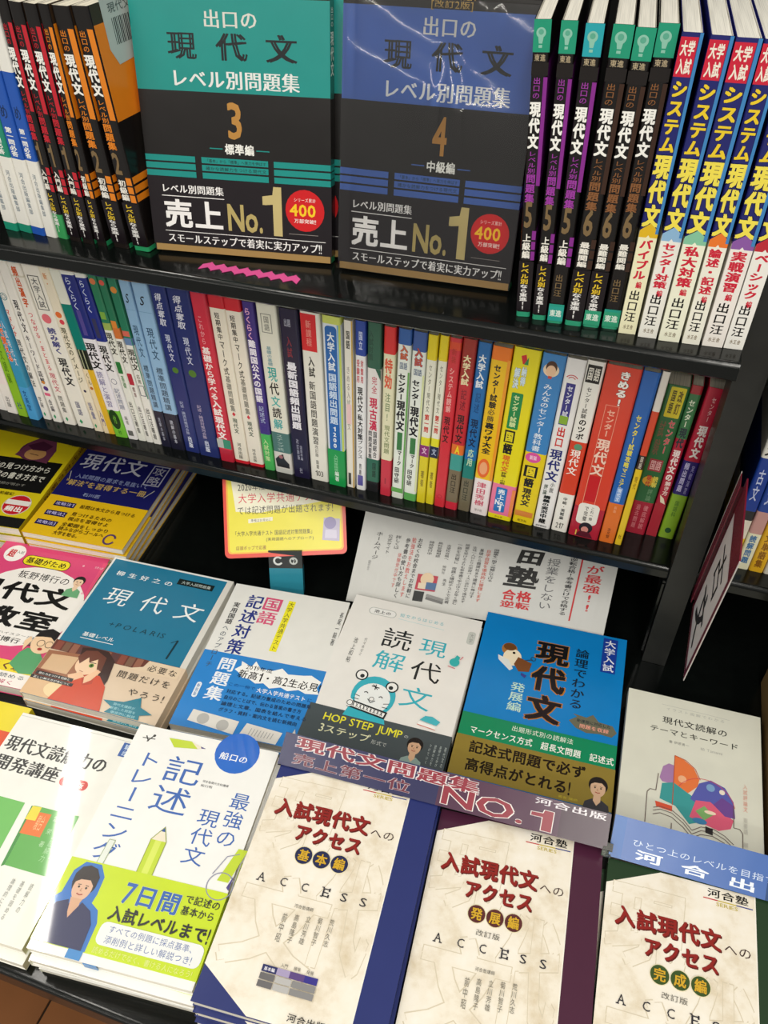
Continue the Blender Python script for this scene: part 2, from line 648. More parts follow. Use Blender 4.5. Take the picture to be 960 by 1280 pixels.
MID = {  # x, y, width, height (m), lean (deg)
    'm0': (-0.7489, 0.6582, 0.0149, 0.2194, 2.3),
    'm1': (-0.7329, 0.6562, 0.0159, 0.2203, 2.1),
    'm2': (-0.7151, 0.6548, 0.0140, 0.2206, 1.6),
    'm3': (-0.6984, 0.6532, 0.0146, 0.2208, 1.0),
    'm4': (-0.6812, 0.6587, 0.0114, 0.2170, 0.4),
    'm5': (-0.6667, 0.6581, 0.0131, 0.2166, -0.3),
    'm6': (-0.6505, 0.6582, 0.0166, 0.2167, -1.1),
    'm7': (-0.6315, 0.6591, 0.0230, 0.2169, -1.6),
    'm8': (-0.6062, 0.6571, 0.0131, 0.2178, -2.1),
    'm9': (-0.5913, 0.6569, 0.0144, 0.2181, -2.5),
    'm10': (-0.5757, 0.6552, 0.0171, 0.2186, -2.7),
    'm11': (-0.5583, 0.6559, 0.0134, 0.2173, -2.7),
    'm12': (-0.5446, 0.6570, 0.0105, 0.2215, -2.5),
    'm13': (-0.5338, 0.6572, 0.0092, 0.2215, -2.3),
    'm14': (-0.5243, 0.6571, 0.0111, 0.2196, -1.7),
    'm15': (-0.5124, 0.6560, 0.0130, 0.2171, -1.0),
    'm16': (-0.4991, 0.6555, 0.0183, 0.2175, -0.4),
    'm17': (-0.4805, 0.6567, 0.0189, 0.2164, -0.1),
    'm18': (-0.4606, 0.6553, 0.0259, 0.2181, 0.1),
    'm19': (-0.4324, 0.6535, 0.0171, 0.2183, 0.0),
    'm20': (-0.4150, 0.6560, 0.0178, 0.2170, 0.1),
    'm21': (-0.3964, 0.6559, 0.0181, 0.2168, -0.1),
    'm22': (-0.3765, 0.6547, 0.0125, 0.2160, 0.1),
    'm23': (-0.3628, 0.6547, 0.0218, 0.2165, 0.5),
    'm24': (-0.3393, 0.6534, 0.0198, 0.2161, 0.8),
    'm25': (-0.3186, 0.6549, 0.0210, 0.2154, 1.1),
    'm26': (-0.2954, 0.6530, 0.0192, 0.2161, 1.3),
    'm27': (-0.2754, 0.6551, 0.0092, 0.2132, 1.7),
    'm28': (-0.2641, 0.6545, 0.0109, 0.2154, 1.9),
    'm29': (-0.2525, 0.6554, 0.0144, 0.2154, 2.1),
    'm30': (-0.2358, 0.6537, 0.0120, 0.2147, 2.2),
    'm31': (-0.2223, 0.6539, 0.0132, 0.2150, 2.4),
    'm32': (-0.2084, 0.6542, 0.0139, 0.2144, 2.5),
    'm33': (-0.1938, 0.6548, 0.0097, 0.2132, 2.5),
    'm34': (-0.1834, 0.6555, 0.0088, 0.2139, 2.7),
    'm35': (-0.1735, 0.6546, 0.0116, 0.2138, 2.6),
    'm36': (-0.1612, 0.6545, 0.0132, 0.2154, 2.7),
    'm37': (-0.1472, 0.6563, 0.0127, 0.2132, 2.7),
    'm38': (-0.1331, 0.6555, 0.0185, 0.2120, 2.6),
    'm39': (-0.1134, 0.6552, 0.0251, 0.2146, 2.6),
    'm40': (-0.0864, 0.6561, 0.0214, 0.2129, 2.4),
    'm41': (-0.0639, 0.6563, 0.0177, 0.2119, 2.2),
    'm42': (-0.0447, 0.6568, 0.0162, 0.2126, 1.9),
    'm43': (-0.0264, 0.6551, 0.0309, 0.2126, 1.6),
    'm44': (0.0056, 0.6555, 0.0152, 0.2122, 1.4),
    'm45': (0.0220, 0.6559, 0.0066, 0.2144, 1.3),
    'm46': (0.0299, 0.6784, 0.0200, 0.1880, 1.4),
    'm47': (0.0513, 0.6803, 0.0104, 0.1901, 1.1),
    'm48': (0.0635, 0.6810, 0.0154, 0.1902, 1.7),
}

# ---------------------------------------------------------------- the shelving
Z1, Z2, ZD = -.355, -.627, -.770        # shelf tops and display deck, relative to the eye


def shelf_profile(y0, y1, z, th):
    r = .0050
    pts = [(y1, z), (y0 + r, z)]
    for a in (12, 24, 36, 48, 60, 72, 84):
        pts.append((y0 + r - r * math.sin(R(a)), z - r + r * math.cos(R(a))))
    pts += [(y0, z - r), (y0, z - th + .002), (y0 + .002, z - th), (y1, z - th)]
    return pts


def shelf(name, parent, x0, x1, y0, y1, z, th=.016):
    mb = MB()
    mb.prism(shelf_profile(y0, y1, z, th), x0, x1, BLACK, lambda a, b, c: (c, a, b))
    return mb.build(name, parent)


rack = thing('bookshelf', (0, 0, 0), label='black steel bookshop shelving with two open shelves over a display deck', cat='bookshelf')
shelf('shelf', rack, -1.25, .0775, .590, .872, Z1)
shelf('shelf', rack, -1.25, .0795, .637, .872, Z2)
shelf('display_deck', rack, -1.25, .75, .130, .872, ZD, .03)
mb = MB()
mb.box((-1.25, .874, -1.44), (.75, .886, .12), BACK)
mb.build('back_panel', rack)
mb = MB()
mb.box((.0800, .630, ZD + .0005), (.1050, .668, .12), BLACK2)
mb.box((.0865, .668, ZD + .0005), (.0985, .872, .12), BLACK2)
mb.build('upright', rack)
mb = MB()
mb.box((.0765, .634, Z2 - .13), (.0788, .652, Z2 - .02), BLACK)
mb.box((.0765, .634, Z2 - .018), (.0800, .66, Z2 - .016), BLACK)
mb.build('shelf_bracket', rack)
mb = MB()
mb.box((-1.25, .450, -1.44), (.75, .872, ZD - .031), BACK)
mb.build('base_cabinet', rack)
shelf('shelf', rack, .1060, .75, .637, .872, Z2)
shelf('shelf', rack, .1060, .75, .590, .872, Z1)

# tiled floor of the aisle: each tile its own piece over a grout bed
fl = MB()
fl.box((-1.6, -.9, -1.470), (1.0, .9, -1.4535), surf('grout', '#2c241c', .9, .2))
fo = fl.build('floor', None)
fo.location = (0, 0, EYE)
fo['kind'] = 'structure'
tile_mat = surf('brown_floor_tile', '#83532f', .35, .5, 9, .25, .08)
tm = MB()
tm.box((0, 0, 0), (.296, .296, .0035), tile_mat)
t0 = tm.build('floor_tile', fo)
k = 0
for i in range(8):
    for j in range(4):
        o = t0 if k == 0 else t0.copy()
        if k:
            COL.objects.link(o)
            o.parent = fo
        o.location = (-1.55 + .3 * i, -.88 + .3 * j, -1.4535 + random.uniform(-.0003, .0003))
        k += 1

# ---------------------------------------------------------------- upper shelf, spines at the left
OR, RD, PU = '#e8851c', '#c81f30', '#8a2a92'
GK = '#14100f'
BRZ = '#7d6644'


def series_items(num, sub, c, strip, obi, right=66, tv=((8.5, 16.5), (17, 33), (34, 43.5), (43.5, 54.5))):
    """black spines with white title, coloured subtitle and a black paper band"""
    it = [('r', right, 8, 100, 42, strip), ('r', right, 66, 100, 77, strip), ('r', right, 69.3, 100, 70, GK), ('r', right, 73, 100, 73.7, GK),
          ('t', '出口の', 14, tv[0][0], right - 12, tv[0][1], c, {'wt': .005}),
          ('t', '現代文', 4, tv[1][0], right, tv[1][1], '#fbfaf4', {'wt': .05}),
          ('t', 'レベル別', 14, tv[2][0], right - 8, tv[2][1], c, {'wt': .01}),
          ('t', '問題集', 8, tv[3][0], right - 2, tv[3][1], c, {'wt': .03}),
          ('h', num, 12, 55, right - 6, 65, BRZ, {'wt': .05}),
          ('t', sub, 12, 67, right - 4, 76.5, '#f4f0e6', {'wt': .03})]
    if obi:
        it += [('r', 0, 77.5, 100, 97.6, '#150c12'),
               ('t', 'レベル別', 14, 78, right - 2, 86.5, '#e8c42a', {'wt': .03}),
               ('t', 'なら東進!!', 14, 86.5, right - 2, 97, '#f3f1ee', {'wt': .03})]
    else:
        it += [('t', '出口汪', 16, 80, right - 6, 89, BRZ), ('r', 0, 92, 100, 98.8, '#1f9a86'), ('h', '東進', 10, 93.2, 90, 96.8, '#e9f2ea', {'wt': .03})]
    return it


for i, key in enumerate(('L_a', 'L_b', 'L_c', 'L_d')):
    x, y, w_, h_, le = TOP[key]
    gc = ('#1c9274', '#1f8f73', '#2358b6', '#2358b6')[i]
    spine_book(x, y, Z1, w_, h_, le, -6, ('white spine with a green foot and green middle panel, leftmost in the upper row',
               'white spine with a bright green foot band, second from the left on the upper shelf',
               'white spine with a blue foot band and blue upper panel on the upper shelf',
               'spine with blue top panel and all-white foot, touching the first black spine')[i],
               'white spines at the left end of the upper shelf', '#eeece4',
               [(27, 64, gc), (0, 27, '#f0efe8')] + ([(96, 100, gc)] if i in (0, 1, 2) else []),
               [('t', '第一問必答', 20, 50, 72, 63, '#f5f5f0', {'wt': .03}), ('t', '河合出版編集部', 30, 70, 62, 90, '#7d8a94'), ('h', 'め', 20, 40, 80, 47, '#12305f')])
for i, key in enumerate(('s0', 's1', 's2', 's3', 's4', 's5')):
    x, y, w_, h_, le = TOP[key]
    lv1 = i < 3
    c = RD if lv1 else OR
    lab = ('black spine with red title strip and a bright green foot, first of the red-marked ones',
           'black spine with red strip, the middle one of the three red-marked black spines',
           'black spine with red strip standing directly left of the orange-marked black spines',
           'black spine with an orange strip, leftmost of the three orange-marked ones',
           'black spine with an orange strip, middle one of the three orange-marked ones',
           'black book with orange back cover fully visible and a white barcode sticker at its top')[i]
    g = spine_book(x, y, Z1, w_, h_, le, -6, lab, 'black spines at the left of the upper shelf', GK,
                   [(97.8, 100, '#2a9a63' if i in (0, 5) else '#1c1512')] if i else [(88, 100, '#3ba05c')],
                   [q for q in series_items('1' if lv1 else '2', '入門編' if lv1 else '初級編', c, RD if lv1 else OR, True) if not (i == 0 and q[0] == 'r' and q[2] == 77.5)],
                   side=[(0, 7, '#3a2a1c'), (7, 43, c), (43, 66, GK), (66, 69, c), (69, 70, GK), (70, 73, c), (73, 74, GK), (74, 77, c), (97.8, 100, '#2a9a63')])
    if i == 5:      # the sticker taped over the back cover
        st = MB()
        pgs = Page(.06, .05, lambda u, v, k: (w_ + .0003 + LAY * k, .014 + .06 * u / 100, h_ + .004 - .05 * v / 100))
        pgs.poly([(0, 75), (12, 100), (60, 96), (100, 60), (100, 0), (0, 0)], '#b9c4c0')
        for b in range(14):
            pgs.rect(16 + b * 3.4, 34, 16 + b * 3.4 + (1.9 if b % 3 else 1.1), 72, '#2b2f31')
        pgs.txt('現代文', 12, 12, 60, 28, '#54605f')
        so = pgs.build('barcode_sticker', g)
        so.location.x = -w_ if le > 0 else 0

# ---------------------------------------------------------------- upper shelf, two covers facing out


def level_cover(name, loc, yaw_, w_, h_, col, num, sub, kai, label, n_behind, blab, wrap=False):
    its = [('r', 0, 3.0 if kai else 1.2, 100, 34.5, col),
           ('t', '出口の', 37 + kai, 5, 65 + kai, 12, '#d8d8cf', {'vert': False, 'wt': .012, 'serif': True}),
           ('t', '現', 18 + kai, 12.5, 33 + kai, 23.5, '#0e1418', {'vert': False, 'wt': .055, 'serif': True}),
           ('t', '代', 43 + kai, 12.5, 59 + kai, 23.5, '#0e1418', {'vert': False, 'wt': .055, 'serif': True}),
           ('t', '文', 68 + kai, 12.5, 84 + kai, 23.5, '#0e1418', {'vert': False, 'wt': .055, 'serif': True}),
           ('t', 'レベル別問題集', 18 + kai, 26, 85 + kai, 33.5, '#e6e9e6', {'vert': False, 'wt': .02, 'serif': True}),
           ('h', num, 46 + kai, 37, 54.5 + kai, 52, '#b9853d', {'wt': .05}),
           ('h', sub, 44 + kai, 53.5, 60 + kai, 58, '#f4f4ee', {'wt': .04}),
           ('r', 36 + kai, 55.6, 43 + kai, 56, col), ('r', 61 + kai, 55.6, 68 + kai, 56, col)]
    for k, (a, b) in enumerate(((0, 27.5), (31, 67), (70, 100))):
        for r_ in range(3):
            its.append(('r', a, 59.5 + 3.1 * r_, b, 61.9 + 3.1 * r_, col))
    its += [('h', '「基本」から「標準」へ実力を伸ばす', 33, 60, 66, 61.6, '#1c3a3c'), ('h', '確かな読解力をつける現代文', 33, 63, 66, 64.7, '#1c3a3c')]
    if kai:
        its.append(('h', '[改訂2版]', 45, .2, 66, 2.7, '#a98b4e', {'wt': .02}))
    W = '#f6f4f2'
    bits = [('h', 'レベル別問題集', 7, 71, 42, 75, W, {'wt': .02, 'serif': True}), ('r', 7, 76, 42, 76.3, W),
            ('h', '売上', 7, 77, 41, 90, W, {'wt': .05}),
            ('h', 'No.', 43, 77, 63, 89.5, '#b9a768', {'wt': .05}), ('h', '1', 61, 69.5, 75, 90, '#c8b77c', {'wt': .06}),
            ('e', 86, 78.5, 10.5, '#d3151c'), ('h', 'シリーズ累計', 80, 73.2, 92, 75, '#ffe7e0'),
            ('h', '400', 77.5, 75.6, 92, 81, '#ffcf24', {'wt': .05}), ('h', '万部突破!!', 80, 81.8, 92, 83.8, '#fff2ec', {'wt': .02}),
            ('r', 7, 91, 97, 91.25, W), ('r', 77, 88.4, 93, 88.6, '#9b938e'),
            ('h', 'スモールステップで着実に実力アップ!!', 8, 91.9, 95, 96.3, W, {'wt': .02, 'serif': True})]
    sp = [('t', '出口の', 20, 3, 80, 10, W), ('t', '現代文', 12, 11, 88, 27, W, {'wt': .04}), ('r', 0, 59.5, 100, 61.9, col), ('r', 0, 62.6, 100, 65, col), ('r', 0, 65.7, 100, 68.1, col)]
    t_ = .0125
    root = face_book(name, None, yaw_, w_, h_, t_, GK, its, label, None, 'right', sp, GK, tilt=11.5, loc=loc,
                     band=(68.2, 97, '#160d14'), band_items=bits, spine_bands=((0, 35, '#1d6f68' if not kai else '#2b4f9a'), (97, 100, '#2a9a63')))
    edge = MB()
    edge.box((.001, -.0001, t_ + .00002), (w_ - .001, h_ * .028, t_ + .0001), ink('#a98750'))
    edge.build('gold_foot_strip', root)
    # copies standing behind it
    a = R(yaw_)
    for n in range(n_behind):
        d = (t_ + .0008) * (n + 1)
        dx = (-.0015 if kai else .009) * (n + 1)
        sh = d / math.cos(R(11.5))
        dup(root, (loc[0] - math.sin(a) * sh + dx * math.cos(a), loc[1] + math.cos(a) * sh + dx * math.sin(a), loc[2]), root.rotation_euler.copy(),
            blab[n], 'copies behind the covers on the upper shelf')
    return root


TEAL, BLU = '#128f88', '#4468b4'
# loc is the back lower-left corner; the cover face stands t in front of it
ty = .0125 / math.cos(R(11.5))
c3 = level_cover('cover_out_book', (-.442 + .0015, .6235 + ty, Z1 + .0005), 7.15, .167, .203, TEAL, '3', '標準編', 0,
                 'black book with teal upper cover and large gold 3, facing out on the upper shelf', 2,
                 ('teal-spined copy standing right behind the facing teal cover', 'second teal-spined copy standing behind the facing teal cover, nearest the blue one'))
c4 = level_cover('cover_out_book', (-.265, .640 + ty, Z1 + .0005), 1.1, .153, .207, BLU, '4', '中級編', 4,
                 'black and blue book with gold 4 in crinkled clear wrap on the upper shelf', 1,
                 ('copy standing behind the shrink-wrapped blue cover, only its top edge showing',))
# crinkled clear film round the blue one
fm = bpy.data.materials.new('clear_shrink_film')
t, p = nt(fm)
t.nodes.remove(p)
out = t.nodes['Material Output']
tr = t.nodes.new('ShaderNodeBsdfTransparent')
gs = t.nodes.new('ShaderNodeBsdfGlossy')
gs.inputs['Roughness'].default_value = .06
mxs = t.nodes.new('ShaderNodeMixShader')
fr = t.nodes.new('ShaderNodeFresnel')
fr.inputs['IOR'].default_value = 1.55
t.links.new(fr.outputs[0], mxs.inputs[0])
t.links.new(tr.outputs[0], mxs.inputs[1])
t.links.new(gs.outputs[0], mxs.inputs[2])
t.links.new(mxs.outputs[0], out.inputs[0])
nz = t.nodes.new('ShaderNodeTexNoise')
nz.inputs['Scale'].default_value = 22
tc = t.nodes.new('ShaderNodeTexCoord')
t.links.new(tc.outputs['Object'], nz.inputs['Vector'])
bp_ = t.nodes.new('ShaderNodeBump')
bp_.inputs['Strength'].default_value = .12
bp_.inputs['Distance'].default_value = .003
t.links.new(nz.outputs['Fac'], bp_.inputs['Height'])
t.links.new(bp_.outputs[0], gs.inputs['Normal'])
t.links.new(bp_.outputs[0], fr.inputs['Normal'])
fb = MB()
NX, NY = 48, 64
W4, H4 = .153, .207


def film_z(i, j):
    u, v = i / NX, j / NY
    z = .0006
    z += .0022 * math.exp(-((u - .04) / .025) ** 2) * (.6 + .4 * math.sin(v * 9))
    z += .0026 * math.exp(-((u - .50 - .09 * (v - .62)) / .022) ** 2) * math.exp(-((v - .62) / .16) ** 2)
    z += .0026 * math.exp(-((u - .62 + .18 * (v - .62)) / .020) ** 2) * math.exp(-((v - .64) / .15) ** 2)
    z += .0020 * math.exp(-((u - .80) / .02) ** 2) * max(0, v - .8) * 4
    z += .0008 * math.sin(v * 17 + u * 5) * math.exp(-((u - .5) / .5) ** 2)
    z += .0008
    return z


vs = [(W4 * i / NX, H4 * j / NY, .0125 + .0006 + film_z(i, j)) for j in range(NY + 1) for i in range(NX + 1)]
fs = [(j * (NX + 1) + i, j * (NX + 1) + i + 1, (j + 1) * (NX + 1) + i + 1, (j + 1) * (NX + 1) + i) for j in range(NY) for i in range(NX)]
fb.raw(vs, fs, fm)
fo_ = fb.build('clear_film', c4)
for pl in fo_.data.polygons:
    pl.use_smooth = True

# pink scalloped paper trim lying on the shelf under the teal cover
tm = MB()
pk = ink('#e2569b', 'matte')
xa, xb = -.386, -.292
N = 16
for i in range(N):
    a = xa + (xb - xa) * i / N
    st_ = (xb - xa) / N
    q = [(a, .605 + .006 * (i % 2)), (a + st_ * 1.25, .605 + .006 * ((i + 1) % 2)), (a + st_ * 1.25, .614 + .006 * ((i + 1) % 2)), (a, .614 + .006 * (i % 2))]
    tm.prism([(p_[0], p_[1]) for p_ in q], .0002 + .00005 * (i % 2), .0007 + .00005 * (i % 2), pk)
tr_ = tm.build('scalloped_paper_trim', None)
tr_.location = (0, 0, Z1 + EYE)
tag(tr_, 'pink scalloped paper trim lying on the shelf below the teal cover', 'paper trim')

# ---------------------------------------------------------------- upper shelf, spines at the right
plab = ('purple-striped black spine touching the shrink-wrapped blue cover', 'purple-striped black spine, second from the shrink-wrapped blue cover',
        'purple-striped black spine with a cyan crest patch at its top', 'brown-striped black spine just right of the cyan-topped one',
        'brown-striped black spine whose yellow lettering starts higher than its neighbours', 'brown-striped black spine touching the first navy spine')
for i in range(6):
    x, y, w_, h_, le = TOP['p%d' % i]
    c = '#a23ca8' if i < 3 else '#8a5a34'
    strip = PU if i < 3 else '#3b2418'
    top = '#1f9a78' if i != 2 else '#27a8b4'
    its = series_items('5' if i < 3 else '6', '上級編' if i < 3 else '最難関編', c, strip, i in (0, 1, 3, 4), 74, ((16, 22.5), (23, 38), (38.5, 46), (46, 56)))
    its = [('r', 0, 0, 100, 9, top), ('e', 44, 3.6, 28, '#8fc9b4'), ('p', [(34, 6.6), (54, 6.6), (62, 4), (26, 4)], '#8fc9b4'), ('r', 34, 7, 54, 7.8, '#8fc9b4'), ('e', 44, 3.4, 15, '#5fae94'), ('h', '東進', 12, 9.4, 80, 11.6, '#b9a888'), ('r', 0, 11.8, 100, 15.6, '#1a1412')] + \
        [q for q in its if not (q[0] == 'r' and q[2] == 8)] + \
        [('r', 76, 16, 100, 50, strip)]
    if i in (2, 5, 4):
        its += [('r', 0, 93, 100, 98.9, '#27a092' if i == 2 else '#2f9e78'), ('h', '東進', 8, 94.2, 88, 97.2, '#dff0e2', {'wt': .03})]
    spine_book(x, y, Z1, w_, h_, le, 5, plab[i], 'black spines at the right of the upper shelf', GK,
               [(98, 100, '#2f9e78')], its, side=[(0, 12, GK), (12, 50, strip), (66, 69, strip), (70, 73, strip), (74, 77, strip)], tone='#f0ece0')
NAVY = '#20246e'
qi = (('バイブル', '#e3b81f', '#f3efc9', 'navy spine with yellow flash over its white foot, beside the black spines'),
      ('センター対策', '#8fb9dc', '#f1efe6', 'navy spine with pale blue flash above the white foot'),
      ('私大対策', '#86c7a4', '#f3f3dc', 'navy spine with pale green flash above the white foot'),
      ('論述・記述', '#ee7a2b', '#f3f1e2', 'navy spine with orange flash above the white foot'),
      ('実戦演習', '#8d5aa8', '#f3ede6', 'navy spine with purple flash above the white foot'),
      ('ベーシック', '#c02a38', '#f3f1ea', 'navy spine with red flash at the right end of the upper shelf'))
for i, (t_, fc, foot, lab) in enumerate(qi):
    x, y, w_, h_, le = TOP['q%d' % i]
    its = [('r', 0, 1.2, 82, 12, '#d0213c'), ('h', '大学', 8, 2, 74, 6.4, '#f8efe0', {'wt': .04}), ('h', '入試', 8, 6.8, 74, 11.4, '#f8efe0', {'wt': .04}),
           ('t', 'システム', 4, 12.6, 84, 34.4, '#f1d02c', {'wt': .05, 'oc': '#15184c', 'ow': .04}),
           ('t', '現代文', 0, 34.5, 90, 59, '#f6e455', {'wt': .06, 'oc': '#12143f', 'ow': .05}),
           ('p', [(0, 60), (50, 57.5), (100, 60), (100, 66), (0, 66)], fc), ('r', 0, 62.5, 100, 99.9, foot),
           ('p', [(0, 66), (50, 61.6), (100, 66), (100, 70), (0, 70)], foot),
           ('t', t_, 12, 63, 84, 63 + min(17, 3.8 * len(t_)), '#d1203a', {'wt': .05}), ('t', '編', 40, 63.5 + min(17, 3.8 * len(t_)), 74, 66.3 + min(17, 3.8 * len(t_)), '#d1203a', {'wt': .03}),
           ('t', '出口汪', 14, 82, 80, 95, '#1c1a1a', {'wt': .02}), ('h', '水王舎', 20, 96, 78, 98, '#8a7a62'),
           ('r', 84, 0, 100, 61, '#3f86c4')]
    spine_book(x, y, Z1, w_, h_, le, 5, lab, 'navy and white spines on the upper shelf', NAVY, [(61, 100, foot)], its, tone='#f2efe4')

